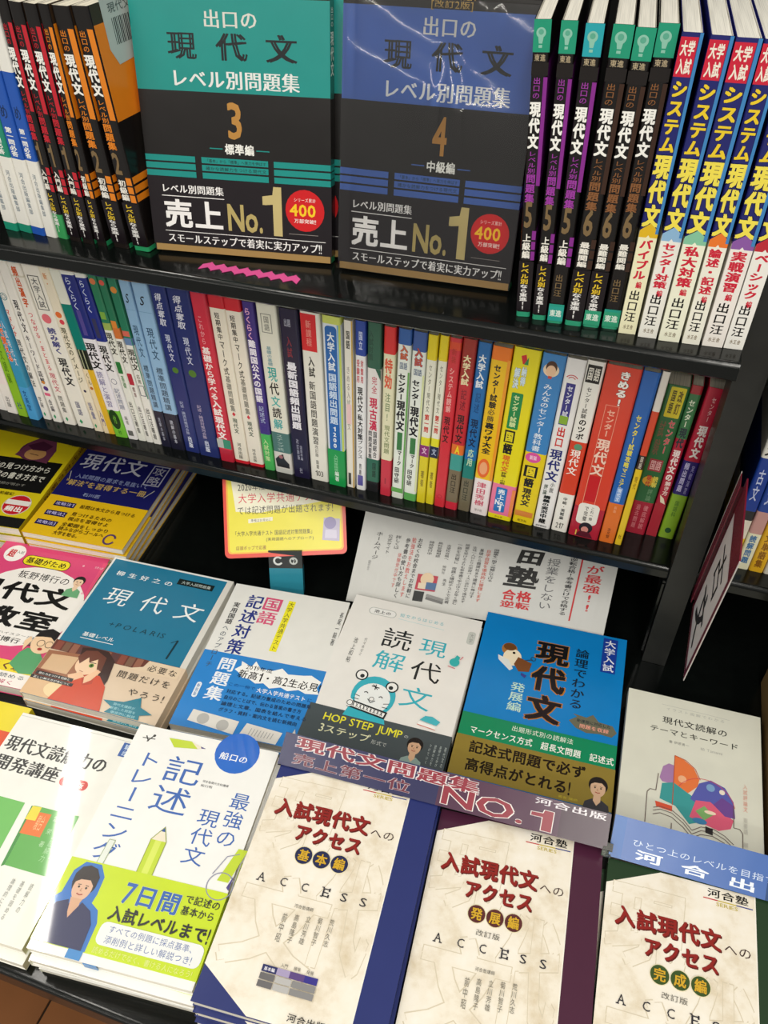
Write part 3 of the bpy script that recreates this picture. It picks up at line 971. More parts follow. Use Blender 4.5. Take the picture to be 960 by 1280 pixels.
# ---------------------------------------------------------------- middle shelf, fifty-odd spines
K_, W_ = '#1d1b1b', '#f6f4ee'
GY = '#8b8a86'
MIDG = 'books standing spine out on the middle shelf'
SP = {
 'm0': ('#f0ece6', [], [('t', '現代文', 20, 20, 80, 46, K_), ('t', '編集部', 30, 76, 70, 92, '#55524f', {'wt': .02})], 'white spine with dark lettering, leftmost on the middle shelf'),
 'm1': ('#efe9e2', [(55, 80, '#f2e3e2')], [('t', '国語', 25, 20, 75, 40, '#b75f6a'), ('t', '出版', 30, 88, 70, 96, '#6b6a66')], 'white spine with a faint pink middle, beside the lime green one at the left end'),
 'm2': ('#8fbf2e', [], [('t', '現代文読解', 30, 40, 70, 78, '#4f7a1c'), ('t', '社', 30, 90, 80, 95, '#2d4a78')], 'lime green spine beside the blue one at the left of the middle shelf'),
 'm3': ('#3f97bd', [(78, 100, '#4fa0d6')], [('t', 'ゴロで覚える', 10, 30, 60, 62, '#e8672f', {'wt': .05, 'oc': '#f0d9c8', 'ow': .06}), ('t', '入試現代文', 62, 36, 90, 64, '#e7dfe6'), ('t', '文英堂', 30, 80, 70, 94, '#1d4c86')], 'blue spine with orange lettering at the left of the middle shelf'),
 'm4': ('#eeeae2', [], [('ring', 45, 22, 38, 7, '#3e8088'), ('ring', 45, 22, 20, 6, '#3e8088'), ('t', 'マドンナ', 12, 29, 52, 46, '#d64a3c', {'wt': .03}), ('t', '現代文の解法', 14, 47, 62, 78, '#3d3f46', {'wt': .02}), ('t', '学研', 30, 84, 70, 92, '#58545a'), ('h', '◆', 30, 94.5, 60, 98, '#3fa06a')], 'white spine with a teal double ring near its top'),
 'm5': ('#efebe3', [], [('t', '現代文', 30, 22, 78, 42, '#2b2730', {'wt': .03, 'serif': True}), ('t', 'キーワード読解', 26, 43, 74, 74, '#3a3640', {'wt': .02, 'serif': True}), ('e', 55, 77, 26, '#5a3f86'), ('e', 50, 73, 18, '#d68a3c'), ('r', 20, 80, 80, 82, '#e06a8a'), ('t', '会編', 30, 84, 70, 93, '#58545a'), ('h', '◆', 30, 94.5, 60, 98, '#3fa06a')], 'white spine with black calligraphic title and a purple blot low down'),
 'm6': ('#efeae0', [(8, 9, '#d8d2c0')], [('t', '頻出漢字', 24, 3, 66, 26, '#cf5a2c', {'wt': .05}), ('t', 'つながる・まとまる', 30, 28, 70, 64, '#d24a55', {'wt': .02}), ('t', '現代文', 26, 65, 76, 78, '#c94d62'), ('t', '問題集', 30, 80, 70, 92, '#6b6a66'), ('h', '◆', 30, 94.5, 55, 98, '#3fa06a')], 'white spine with an orange title running down from its top'),
 'm7': ('#efebe0', [], [('f', 18, 7, 80, 26, 4, '#2c2b2d'), ('t', '大学入試', 30, 8, 68, 25, '#55565a', {'wt': .01}), ('e', 45, 31, 26, '#e4727c'), ('t', '読み解く', 24, 36, 74, 52, '#4a4a86', {'wt': .03}), ('t', '現代文', 24, 54, 78, 72, '#2c2b2d', {'wt': .03}), ('t', '国語', 36, 82, 64, 92, '#6b6a86'), ('h', '◆', 24, 94.5, 46, 98, '#3fa06a')], 'white spine with a thin black box at its top and a pink blot under it'),
 'm8': ('#ede3cc', [(80, 100, '#eaddc4')], [('t', '新・', 26, 4, 66, 12, '#d98a4a'), ('e', 50, 27, 30, '#e8743a'), ('e', 60, 31, 24, '#dd4b56'), ('t', '現代文のイメージ', 18, 34, 72, 68, '#4b4a33', {'wt': .02}), ('e', 50, 73, 14, '#3a3556'), ('t', '語彙', 30, 80, 70, 92, '#7a7a9c'), ('h', '◆', 24, 94.5, 50, 98, '#3fa06a')], 'cream spine with an orange and red flower, left of the teal and yellow one'),
 'm9': ('#f0cfa0', [(0, 20, '#e6e7da'), (20, 46, '#0f7f72'), (46, 58, '#23281f'), (58, 100, '#e2b42c')], [('r', 0, 58, 45, 100, '#ecd9b4'), ('r', 20, 46, 30, 58, '#a9ad8a'), ('r', 55, 46, 64, 58, '#a9ad8a'), ('t', 'くん', 8, 60, 42, 68, '#3a2a22'), ('e', 24, 70, 15, '#c3702e'), ('t', '入門', 8, 84, 42, 95, '#5a4a8a')], 'spine with teal upper half, black stripes and a golden lower half'),
 'm10': ('#ece8ee', [(0, 3, '#eceee8'), (3, 38, '#27307e'), (82, 100, '#77c23a')], [('t', 'らくらく', 18, 4, 66, 22, '#c9d3ee', {'wt': .02}), ('r', 30, 22, 60, 36, '#554a93'), ('t', '現代文', 8, 40, 88, 56, K_, {'wt': .03}), ('t', '読解と演習', 20, 57, 72, 80, '#8d86ab'), ('e', 46, 88, 40, '#1d4018', 6.5), ('t', '付', 34, 85, 60, 91, '#77c23a'), ('h', '社', 40, 95, 70, 98, '#2f6a2a')], 'spine with navy top, white middle and lime green foot bearing a dark oval'),
 'm11': ('#ebe8e8', [(0, 3, '#eceee8'), (3, 38, '#232f86')], [('t', 'らくらく', 18, 4, 70, 22, '#cdd6f2', {'wt': .02}), ('r', 28, 25, 66, 36, '#3a3a5c'), ('t', '現代文', 8, 40, 88, 56, K_, {'wt': .03}), ('ring', 50, 62, 26, 5, '#77778c'), ('t', '記述問題', 20, 66, 76, 80, '#8e93a6'), ('t', '編著', 36, 84, 66, 90, '#8b8a86'), ('r', 24, 94, 76, 97.5, '#6a6a68')], 'spine with navy top and white lower half, left of the green-topped trio'),
 'm12': ('#e9e9df', [(0, 28, '#2d7d5a'), (28, 32, '#9fb45a')], [('e', 50, 6, 34, '#d8794a'), ('r', 20, 22, 80, 26, '#7fae45'), ('t', '現代文', 12, 33, 88, 46, '#3c3b30', {'wt': .03}), ('rr', 20, 50, 80, 57, '#2f7a3c', 10), ('t', '基礎', 30, 58, 70, 66, '#5b8a58'), ('t', '出口汪著者', 24, 74, 70, 95, '#3d3c3a')], 'green-topped white spine with a small green patch, first of the trio'),
 'm13': ('#ebe9e2', [(0, 30, '#2a7756'), (30, 36, '#d4763a')], [('e', 50, 6, 34, '#d85a4a'), ('r', 16, 26, 84, 30, '#e08a3a'), ('t', '現代文', 12, 37, 88, 50, '#3c3b30', {'wt': .03}), ('rr', 16, 56, 84, 63, '#b93040', 10), ('t', '標準', 30, 64, 70, 71, '#8b6a66'), ('t', '出口汪著者', 24, 76, 70, 96, '#3d3c3a')], 'green-topped white spine with a small red patch, middle of the trio'),
 'm14': ('#ebe9e2', [(0, 34, '#2a7a5c'), (34, 38, '#6a86b0')], [('e', 50, 8, 34, '#d98a3a'), ('r', 12, 30, 88, 33, '#d86a5a'), ('t', '現代文', 12, 40, 88, 53, '#3c3b30', {'wt': .03}), ('f', 18, 62, 84, 68.5, 7, '#4a5266'), ('t', '応用', 30, 55, 70, 61, '#77705a'), ('t', '出口汪著者', 24, 76, 72, 97, '#3d3c3a'), ('r', 90, 0, 100, 70, '#2f8a6a')], 'green-topped white spine with a small slate-blue patch, last of the trio'),
 'm15': ('#8fb6d8', [(76, 100, '#1d1d33')], [('l', [(8, 16), (94, 16)], 3, '#6f97bd'), ('h', 'S', 34, 7, 64, 12.5, K_, {'slant': .5, 'wt': .02}), ('t', '現代文', 28, 24, 76, 43, '#33506b', {'wt': .008}), ('t', '標準問題精講', 28, 47, 78, 74, '#46596b', {'wt': .01}), ('t', '読解の基本', 38, 80, 62, 96, '#a7a9b8')], 'pale blue spine with dark navy foot, left one of the pair'),
 'm16': ('#94badc', [(76, 100, '#1b1b30')], [('l', [(8, 16), (94, 16)], 3, '#6f97bd'), ('h', 'S', 34, 7, 64, 12.5, K_, {'slant': .5, 'wt': .02}), ('t', '現代文', 28, 24, 76, 43, '#33506b', {'wt': .008}), ('t', '標準問題精講', 28, 47, 78, 74, '#46596b', {'wt': .01}), ('t', '読解の基本', 38, 80, 62, 96, '#c2c4d0')], 'pale blue spine with dark navy foot, right one of the pair beside the navy spines'),
 'm17': ('#222f70', [], [('t', '得点奪取', 22, 4, 66, 22, '#dfe1ee', {'wt': .02, 'slant': .15}), ('t', '現代文', 34, 26, 68, 42, '#ccd2e6'), ('e', 55, 47, 20, '#4e7a2c'), ('t', '記述・論述対策河合塾', 34, 66, 60, 88, '#aab2cf'), ('t', '出版', 36, 89, 66, 97, '#d8def0', {'wt': .03})], 'navy spine with white top lettering and a green dot, left one of the pair'),
 'm18': ('#232f6c', [], [('t', '得点奪取', 22, 4, 60, 22, '#dfe1ee', {'wt': .02, 'slant': .15}), ('t', '現代文', 32, 26, 60, 42, '#ccd2e6'), ('e', 46, 47, 18, '#4e7a2c'), ('t', '記述・論述対策河合塾', 34, 66, 56, 88, '#b3a6c0'), ('t', '出版', 36, 89, 60, 97, '#d8def0', {'wt': .03})], 'navy spine with white top lettering and a green dot, the one touching the red spine'),
 'm19': ('#cf2f45', [(92, 100, '#b92238')], [('t', 'これから', 24, 12, 56, 28, '#e69aa2'), ('t', '基礎から学べる', 14, 29, 72, 60, '#f7e9e6', {'wt': .03}), ('t', '入試現代文', 14, 60, 80, 85, '#f9efec', {'wt': .04}), ('r', 0, 85, 100, 91, '#3f8f72'), ('r', 0, 85, 45, 91, '#b9bdb6')], 'red spine with long white title and a small green block at the foot'),
 'm20': ('#ece4d3', [(0, 7, '#cc2634'), (98, 100, '#cf2531')], [('t', '短期集中', 28, 9, 62, 24, '#38332f', {'wt': .02}), ('t', 'マーク式', 30, 24, 66, 44, '#3c3a36', {'wt': .02}), ('t', '基礎問題集', 32, 44, 66, 66, '#8d8a80', {'wt': .03}), ('h', '◆', 36, 66, 62, 69, '#d23a48'), ('t', '現代文', 32, 70, 68, 80, '#3a5240', {'wt': .02}), ('t', '河合出版', 36, 86, 66, 97, '#6a6a62')], 'ivory spine with red top and red foot, left one of the pair'),
 'm21': ('#ece4d5', [(0, 7, '#d02734'), (98, 100, '#d0222e')], [('t', '短期集中', 24, 9, 58, 24, '#38332f', {'wt': .02}), ('t', 'マーク式', 28, 24, 62, 44, '#3c3a36', {'wt': .02}), ('t', '基礎問題集', 30, 44, 62, 66, '#8d8a80', {'wt': .03}), ('h', '◆', 34, 66, 58, 69, '#d23a48'), ('t', '現代文', 30, 70, 64, 80, '#3a5240', {'wt': .02}), ('t', '河合出版', 34, 88, 60, 97, '#6a6a62')], 'ivory spine with red top and red foot, the one beside the purple spine'),
 'm22': ('#413082', [(76, 100, '#49b35a')], [('t', 'らくらく', 14, 3, 70, 20, '#e3a9cf', {'wt': .03}), ('t', '難関国公大の国語', 12, 20, 80, 56, '#efeaf6', {'wt': .04}), ('t', '記述式', 24, 58, 76, 69, '#aab4d6'), ('t', '入試対策', 22, 79, 74, 94, '#cfe7a6')], 'narrow purple spine with bright green foot'),
 'm23': ('#e4e2d3', [(73, 86, '#4f7672'), (86, 97, '#d7d3cc'), (97, 100, '#c9cbc4')], [('f', 20, 5, 72, 15, 4, '#8f8f86'), ('t', '国語', 32, 6, 60, 14, '#8f8f86'), ('h', '現', 22, 33, 72, 42, '#3aa6a0', {'wt': .02}), ('h', '代', 22, 42, 74, 50, '#2c2b2b', {'wt': .02}), ('h', '文', 22, 50, 74, 57, '#49b0aa', {'wt': .02}), ('h', '読', 22, 57, 74, 64, '#2c2b2b', {'wt': .02}), ('h', '解', 22, 64, 74, 71, '#4ba9a8', {'wt': .02}), ('t', '基礎の基礎', 30, 22, 56, 33, '#7fa6b0'), ('t', 'ステップ式', 26, 74, 66, 85, '#a9c2bd'), ('p', [(15, 96), (10, 91), (30, 88.5), (55, 87), (60, 90), (85, 93), (85, 96)], '#2a2a2e'), ('e', 42, 89, 12, '#a06a6e')], 'cream spine with coloured handwritten title and a photo strip near its foot'),
 'm24': ('#1c1738', [], [('h', '出題', 26, 5, 62, 9.5, '#a9aabb'), ('t', '入試', 30, 14, 60, 26, '#8c2a3a', {'wt': .02}), ('t', '最新国語頻出問題', 20, 28, 76, 68, '#eceaf2', {'wt': .045}), ('t', '改訂新版', 34, 74, 50, 88, '#a2a2b6'), ('t', '国語科編', 54, 78, 68, 88, '#a2a2b6'), ('t', '社', 40, 93, 60, 97, '#9a9ab0')], 'dark navy spine with bold white title at the centre of the middle shelf'),
 'm25': ('#e9e6db', [], [('r', 4, 1, 80, 20.5, '#d8232c'), ('t', '新課程', 26, 4, 56, 18, '#e88c82'), ('t', '入試', 28, 23, 62, 35, '#3d3b38', {'wt': .03}), ('t', '新国語問題演習', 24, 37, 60, 76, '#4c4a45', {'wt': .015}), ('t', '改訂版', 34, 76, 54, 84, '#7d7b74'), ('t', '国語', 36, 86, 52, 92, '#5c5a54'), ('h', '103', 26, 93, 74, 97, '#57554f')], 'white spine with a red label block at its top'),
 'm26': ('#dfe7ef', [(0, 4, '#cfd96a'), (76, 100, '#17984a')], [('rr', 14, 5, 78, 78, '#1c62b0', 20), ('r', 80, 4, 88, 76, '#7fb5d6'), ('r', 88, 4, 100, 76, '#c2cf5e'), ('t', '大学入試', 24, 8, 66, 29, '#e7f0f8', {'wt': .03}), ('t', '国語頻出問題', 22, 30, 70, 60, '#c9dcf2', {'wt': .03}), ('t', '1200', 26, 61, 66, 75, '#eaf4fb', {'wt': .03}), ('r', 0, 76, 100, 100, '#17984a'), ('t', '入試対策国語', 34, 79, 60, 90, '#8ed0a0'), ('t', '編著', 36, 90, 64, 97, '#e3f3e6', {'wt': .02})], 'wide spine with blue capsule over a solid green lower quarter'),
 'm27': ('#e9e4d8', [], [('r', 84, 0, 100, 100, '#c9a24a'), ('t', '国語', 24, 5, 70, 15, '#4a4844', {'wt': .03}), ('t', 'きめる入試現代文', 24, 24, 66, 62, '#a39a94', {'wt': .012}), ('r', 20, 46, 76, 58, '#ecc9c9'), ('r', 26, 90, 60, 98, '#4a4844')], 'very thin white spine with an ochre right edge'),
 'm28': ('#e9e9ea', [(0, 18, '#2444a0')], [('t', '国立', 34, 5, 72, 15, '#c4cdea', {'wt': .03}), ('t', '受験用', 14, 20, 44, 33, '#c8555c', {'wt': .03}), ('t', '対策用', 52, 20, 80, 33, '#c8555c', {'wt': .03}), ('t', '現代文', 20, 35, 74, 50, K_, {'wt': .03}), ('t', '私大対策', 20, 51, 74, 67, K_, {'wt': .03}), ('t', 'ブックス', 20, 67, 74, 79, '#2d2d2f', {'wt': .02}), ('t', '問題', 34, 82, 60, 90, '#5a5a60'), ('rr', 20, 90, 76, 97, '#5b56a0', 10)], 'white spine with royal blue top and black title'),
 'm29': ('#e3dfdc', [(0, 24, '#2a5c48'), (78, 93, '#27644f'), (93, 100, '#1b1b1e')], [('t', '入試対策', 12, 4, 44, 20, '#20483a', {'wt': .03}), ('p', [(0, 24), (60, 24), (100, 30), (100, 24)], '#2a5c48'), ('t', '完全', 34, 28, 76, 38, '#c4566a'), ('t', '現古漢', 20, 40, 80, 60, '#c92f50', {'wt': .04}), ('t', '国語総合', 50, 60, 82, 77, '#3c3a3c', {'wt': .02}), ('t', '問題演習集', 14, 60, 44, 78, '#3c3a3c', {'wt': .015}), ('t', '国語', 46, 80, 78, 90, '#14352a')], 'spine with dark green top, crimson title and black foot'),
 'm30': ('#e4e0bd', [(0, 14, '#d92a2c'), (76, 100, '#c93244')], [('t', '特効', 14, 16, 84, 33, '#de5a3c', {'wt': .04}), ('t', '注目!', 24, 35, 74, 52, '#7f9068', {'wt': .02}), ('t', '現代文問題', 26, 54, 78, 72, '#8a9468', {'wt': .02}), ('r', 44, 88, 56, 92, '#a02436')], 'cream spine with red top block and red lower quarter'),
 'm31': ('#e6ebe2', [(0, 8, '#2f5ea6'), (97, 100, '#dfe6d8')], [('t', '入試', 20, 8, 80, 16, '#d0602c', {'wt': .04, 'oc': '#204a7a'}), ('h', '国語', 20, 17, 80, 21, '#34507a'), ('t', 'センター', 12, 23, 74, 38, K_, {'wt': .045}), ('t', '現代文', 12, 38, 80, 56, K_, {'wt': .05}), ('r', 28, 57, 70, 68, '#3c7a42'), ('t', 'マーク', 34, 68, 72, 78, '#4c4c44', {'wt': .04}), ('t', '田守研', 18, 79, 60, 90, '#3b3b3a', {'wt': .03}), ('r', 0, 93, 100, 96, '#67aa56'), ('r', 86, 22, 100, 93, '#6aa453')], 'white spine with blue top and bold black title, left one of the pair'),
 'm32': ('#e6ebe2', [(0, 10, '#39599e'), (95, 100, '#5fae5a')], [('t', '入試', 20, 8, 80, 18, '#c0503a', {'wt': .04, 'oc': '#3a3f7a'}), ('h', '国語', 20, 19, 80, 23, '#34507a'), ('t', 'センター', 12, 25, 74, 40, K_, {'wt': .045}), ('t', '現代文', 12, 40, 80, 58, K_, {'wt': .05}), ('r', 28, 59, 70, 69, '#3c7a42'), ('t', 'マーク', 34, 69, 72, 78, '#4c4c44', {'wt': .04}), ('t', '田守研', 18, 79, 60, 90, '#3b3b3a', {'wt': .03}), ('r', 86, 22, 100, 93, '#d9e0a8')], 'white spine with blue top and bold black title, the one with a green foot line'),
 'm33': ('#e9e8d6', [(0, 13, '#e5cf1f'), (57, 62, '#e2dd28'), (68, 100, '#dccb24')], [('t', 'センター現代文', 30, 15, 66, 42, '#7b7a6a'), ('t', '第一問', 24, 43, 76, 54, '#cc3c2e', {'wt': .04}), ('r', 0, 62, 100, 69, '#8a2a72'), ('h', '文', 20, 63, 80, 67.5, '#e3b8d6', {'wt': .03}), ('t', '著者', 30, 78, 70, 89, '#7e6c1a', {'wt': .02})], 'thin yellow and white spine with a purple square'),
 'm34': ('#e9e8d6', [(0, 13, '#e5cf1f'), (57, 62, '#e2dd28'), (68, 100, '#dccb24')], [('t', 'センター現代文', 30, 15, 66, 42, '#7b7a6a'), ('t', '第二問', 24, 43, 76, 54, '#cc3c2e', {'wt': .04}), ('r', 0, 62, 100, 69, '#1c2444'), ('h', '文', 20, 63, 80, 67.5, '#a8b2cc', {'wt': .03}), ('t', '著者', 30, 78, 70, 89, '#7e6c1a', {'wt': .02})], 'thin yellow and white spine with a navy square'),
 'm35': ('#d2303c', [(2, 6, '#dd4a2a')], [('t', '新装', 26, 5, 70, 13, '#b62a24'), ('t', 'システム読解', 22, 15, 66, 40, '#eda9a4', {'wt': .03}), ('t', '現代文', 18, 42, 74, 58, '#4a1a1c', {'wt': .03}), ('ring', 48, 93, 20, 5, '#a8222c')], 'red spine with pale and dark lettering, third from the wide yellow ones'),
 'm36': ('#c22a34', [(0, 22, '#a02a24'), (58, 64, '#e0702a'), (64, 74, '#3f9a92'), (74, 95, '#776850'), (95, 100, '#cf2a3e')], [('t', '大学入試', 14, 8, 74, 24, '#f0e3b4', {'wt': .04}), ('t', '記述', 26, 26, 72, 38, '#7a1a28'), ('t', '現代文', 20, 40, 78, 57, '#2f2020', {'wt': .03}), ('h', 'A', 30, 58.5, 70, 63.5, '#f0d428', {'wt': .05}), ('t', '出口汪', 24, 76, 72, 89, '#3d3426', {'wt': .02})], 'red spine with cream heading, teal block and brown lower part'),
 'm37': ('#1c6aae', [(60, 62, '#1a7ab2'), (66, 78, '#0f7a72'), (78, 100, '#6f6650')], [('t', '大学入試', 16, 6, 76, 24, '#e9f0f4', {'wt': .04}), ('t', '記述', 28, 26, 72, 38, '#124a82'), ('t', '現代文', 18, 41, 80, 58, '#142a4c', {'wt': .03}), ('t', '応用', 28, 59, 76, 70, '#b9d8b4', {'wt': .03}), ('t', '出口汪', 24, 79, 72, 93, '#3a3a2c', {'wt': .02})], 'blue spine with white heading and brown lower part'),
 'm38': ('#f0c11c', [(0, 7, '#ee7a1e'), (76, 100, '#efe4e4')], [('r', 84, 6, 100, 76, '#ef9a2a'), ('t', 'センター試験', 20, 9, 60, 33, K_, {'wt': .04}), ('t', '必勝', 20, 33, 60, 41, '#5a4a2a', {'wt': .02}), ('t', '裏ワザ大全', 16, 41, 66, 60, K_, {'wt': .045}), ('e', 42, 69, 34, '#ea6a2a', 6), ('e', 42, 69, 22, '#f0a878', 4), ('t', '津田秀樹', 16, 78, 76, 94, '#cf5a72', {'wt': .02}), ('h', '洋々社', 24, 96, 70, 98, '#8a7f7f')], 'golden yellow spine with orange right edge and pale pink foot'),
 'm39': ('#eadc1c', [(77, 97, '#ec7aa0')], [('p', [(30, 4), (48, 3), (56, 7), (40, 8)], '#d0242c'), ('p', [(44, 8), (58, 4), (60, 8)], '#2f8a4a'), ('t', '解決', 14, 10, 36, 21, '#dfeef4', {'wt': .04, 'oc': '#4f7fb4'}), ('t', '納得', 40, 9, 60, 19, '#dfeef4', {'wt': .04, 'oc': '#4f7fb4'}), ('rr', 18, 23, 62, 43, '#1f8a4a', 5), ('t', 'センター試験', 26, 24, 52, 42, '#d8e8a6', {'wt': .04}), ('r', 16, 44, 56, 51, K_), ('h', '国', 20, 44.5, 52, 50.6, '#e6d828', {'wt': .05}), ('h', '語', 18, 51.5, 56, 58, K_, {'wt': .06}), ('t', '現代文', 22, 58.5, 54, 69, '#e2642a', {'wt': .03}), ('t', '評論・小説', 28, 69, 50, 77, '#6c5a1a', {'wt': .03}), ('r', 86, 79, 100, 97, '#ee8a4a'), ('rr', 20, 79, 66, 95, '#2273bc', 6), ('t', '売上', 28, 80, 58, 87, '#eef6fb', {'wt': .04}), ('h', 'No.', 22, 87, 62, 90.5, '#f4f8fb', {'wt': .05}), ('h', '1', 32, 90.6, 54, 94.6, '#f4f8fb', {'wt': .05}), ('h', 'かんき', 30, 97.6, 64, 99.2, '#8a7a2a')], 'bright lemon spine with pink foot and blue sales label, widest of the yellow ones'),
 'm40': ('#3f86c6', [(54, 100, '#e9cf1c')], [('e', 46, 8, 34, '#f0d9b8'), ('e', 46, 6.6, 24, '#4b2c1c', 3.2), ('e', 46, 8.6, 21, '#f0c7a2', 3), ('r', 38, 11, 54, 12.4, '#c8453a'), ('t', 'みんなの', 26, 15, 66, 28, '#eaf3fa', {'wt': .012}), ('t', 'センター教科書', 24, 28, 66, 53, '#e3eef8', {'wt': .012}), ('e', 42, 57, 36, '#e055a0', 3), ('h', '新装', 26, 55.6, 60, 58.4, '#f6cde4', {'wt': .03}), ('r', 12, 62, 74, 69, K_), ('h', '国', 22, 62.4, 66, 68.6, '#ecd428', {'wt': .05}), ('h', '語', 20, 69.6, 68, 75.5, K_, {'wt': .06}), ('t', '現代文', 22, 76, 66, 88, K_, {'wt': .04}), ('r', 6, 91.5, 92, 95, '#d9863a'), ('h', '旺文社', 24, 97, 70, 98.8, '#7a6a1c')], 'spine with a round boy portrait on sky blue above a yellow lower half'),
 'm41': ('#eeecea', [], [('ring', 44, 11, 32, 5, '#c8323a', None, 30, 150, 10), ('ring', 44, 11, 20, 5, '#c8323a', None, 30, 150, 10), ('r', 22, 12.5, 70, 35, '#3c3a86'), ('t', 'センター試験', 30, 13.5, 62, 34, '#dfe0ee', {'wt': .03}), ('r', 24, 30, 68, 34.5, '#8ab23a'), ('t', '出口', 22, 36, 72, 48, '#d0302f', {'wt': .03}), ('t', '現代文', 10, 49, 82, 69, '#2c3278', {'wt': .03}), ('t', '評論', 16, 71, 40, 78, '#4a5a4c'), ('t', '小説', 50, 69, 74, 76, '#4a4a4c'), ('t', '講義の実況', 26, 78, 68, 90, K_, {'wt': .04}), ('t', '中継', 26, 90, 68, 97, K_, {'wt': .04}), ('h', '語学春秋社', 14, 98, 80, 99.3, '#55555a')], 'white spine with red arcs on top and navy title, beside the boy portrait spine'),
 'm42': ('#efece4', [(43, 75, '#d8432a')], [('r', 8, 2, 86, 11, K_), ('h', '国語', 12, 2.6, 82, 10.4, '#e6e2d6', {'wt': .02, 'gap': .12}), ('t', 'センター試験', 26, 13, 58, 30, '#37352f', {'wt': .01}), ('t', 'のツボ', 22, 30, 70, 42, '#2a2825', {'wt': .03}), ('e', 52, 46, 24, '#5f9a78'), ('t', '現代文', 14, 47.5, 78, 63, '#fbf2ea', {'wt': .02}), ('t', '中崎・実戦編', 34, 77, 62, 92, '#3d3b37', {'wt': .02}), ('h', '217', 22, 94, 74, 98, '#4a4844')], 'white spine with black label and an orange-red middle block'),
 'm43': ('#d8432f', [(80, 100, '#b42238')], [('t', 'きめる!', 40, 2, 74, 20, '#fdf7f0', {'wt': .05, 'oc': '#3a1410', 'ow': .05}), ('f', 22, 20, 62, 78, 1.6, '#eda58c'), ('t', 'センター', 30, 22, 56, 37, '#f3b9a2', {'wt': .03}), ('t', '現代文', 22, 38, 64, 60, '#f6d2bf', {'wt': .03, 'oc': '#b8322a', 'ow': .04}), ('r', 25, 60, 60, 76, '#c71f28'), ('rr', 14, 77.5, 82, 91, '#efebe2', 16), ('p', [(50, 90), (64, 90), (60, 93)], '#efebe2'), ('v', 'これ一冊', 54, 79, 66, 88, '#4a4642', {'wt': .02}), ('v', 'で完璧', 34, 79, 48, 89, '#4a4642', {'wt': .02}), ('e', 52, 93.2, 22, '#241a22', 3.6), ('e', 50, 94.4, 12, '#d88f86', 2), ('p', [(22, 99.4), (34, 96), (50, 95.6), (68, 96), (82, 99.4)], '#5a1628'), ('r', 22, 95.5, 26, 99, '#e2c05a')], 'thickest orange-red spine with white boxed title and a speech bubble'),
 'm44': ('#2461b0', [(74, 100, '#e2742a')], [('t', 'センター', 28, 22, 62, 38, '#e6da3c', {'wt': .03}), ('t', '試験攻略', 28, 38, 62, 52, '#e9dc46', {'wt': .03}), ('t', 'マニュアル', 28, 52, 62, 66, '#e6da3c', {'wt': .03}), ('rr', 30, 64, 66, 73, '#7fa6e0', 5), ('t', '現代文', 36, 64.5, 60, 72.5, '#e9f0fa', {'wt': .02}), ('t', '新版', 42, 75.5, 62, 80, '#f0a878'), ('t', '古文堂', 38, 90, 62, 97, '#7a3a1c', {'wt': .02})], 'blue spine with yellow title and orange lower quarter'),
 'm45': ('#dfd9cf', [(20, 44, '#d2492c'), (44, 52, '#3a2a24'), (52, 100, '#e6c32a')], [('t', '国語', 26, 44.4, 70, 51.6, '#d9cfc0'), ('t', '現代', 26, 56, 70, 64, '#8a6a1c'), ('t', '社', 24, 93, 74, 96, '#7a5a1c')], 'thinnest spine, white at the top and yellow below, beside the orange-footed blue one'),
 'm46': ('#2f6b3c', [(76, 100, '#b02038')], [('rr', 20, 1, 88, 19, '#e0cf2c', 6), ('t', '国語', 30, 2.5, 50, 17, '#4a4418', {'wt': .03}), ('t', '改訂', 58, 2.5, 80, 17, '#6a5a1c', {'wt': .04}), ('t', '試験', 16, 21, 44, 44, '#7a5a42'), ('t', 'センター', 52, 20, 84, 42, '#d8545a', {'wt': .03, 'oc': '#e2c8c0', 'ow': .03}), ('r', 20, 46, 82, 54, '#a83a42'), ('h', '国語', 26, 46.5, 78, 53.5, '#e8b8b8', {'wt': .02}), ('e', 42, 61, 30, '#dca32c'), ('t', '現代', 28, 57, 52, 65, '#c23a2c', {'wt': .04}), ('t', '読解', 58, 57, 84, 65, '#e8d85a', {'wt': .03}), ('t', '評論', 50, 66, 76, 75, '#6f9a72'), ('t', '過去問題', 20, 78, 42, 96, '#dd7f8a', {'wt': .02}), ('t', '徹底解説', 56, 78, 80, 96, '#dd7f8a', {'wt': .02})], 'busy green spine with yellow label on top and crimson foot'),
 'm47': ('#b3253c', [(0, 5, '#a82a34'), (5, 32, '#3a7a4a')], [('t', 'センター', 16, 8, 74, 25, '#e4efd4', {'wt': .03}), ('t', '現代', 14, 25, 80, 38, '#24323a', {'wt': .05}), ('t', '現代文の', 16, 39, 82, 60, '#f6e6e2', {'wt': .05}), ('t', '解き方', 30, 60, 84, 70, '#f0d4d0', {'wt': .04}), ('p', [(20, 70), (60, 72), (90, 76), (40, 75)], '#efe0c4'), ('r', 0, 76, 100, 100, '#b02234')], 'narrow spine with green upper part and white curved title on red'),
 'm48': ('#b81e3a', [(45, 68, '#2e2270'), (68, 100, '#8ab42c')], [('t', 'センター', 40, 5, 66, 20, '#f0c4c6', {'wt': .02}), ('t', '現代文', 22, 22, 76, 43, '#f8ece8', {'wt': .05}), ('t', '頻出問題', 16, 46, 46, 66, '#c6bfe6', {'wt': .03}), ('t', '実戦演習', 60, 47, 80, 67, '#9a92c8'), ('t', '国語科', 34, 72, 62, 84, '#4f7a22', {'wt': .02}), ('e', 50, 94, 20, '#24562a', 2)], 'last spine on the middle shelf, crimson over purple over lime green'),
}
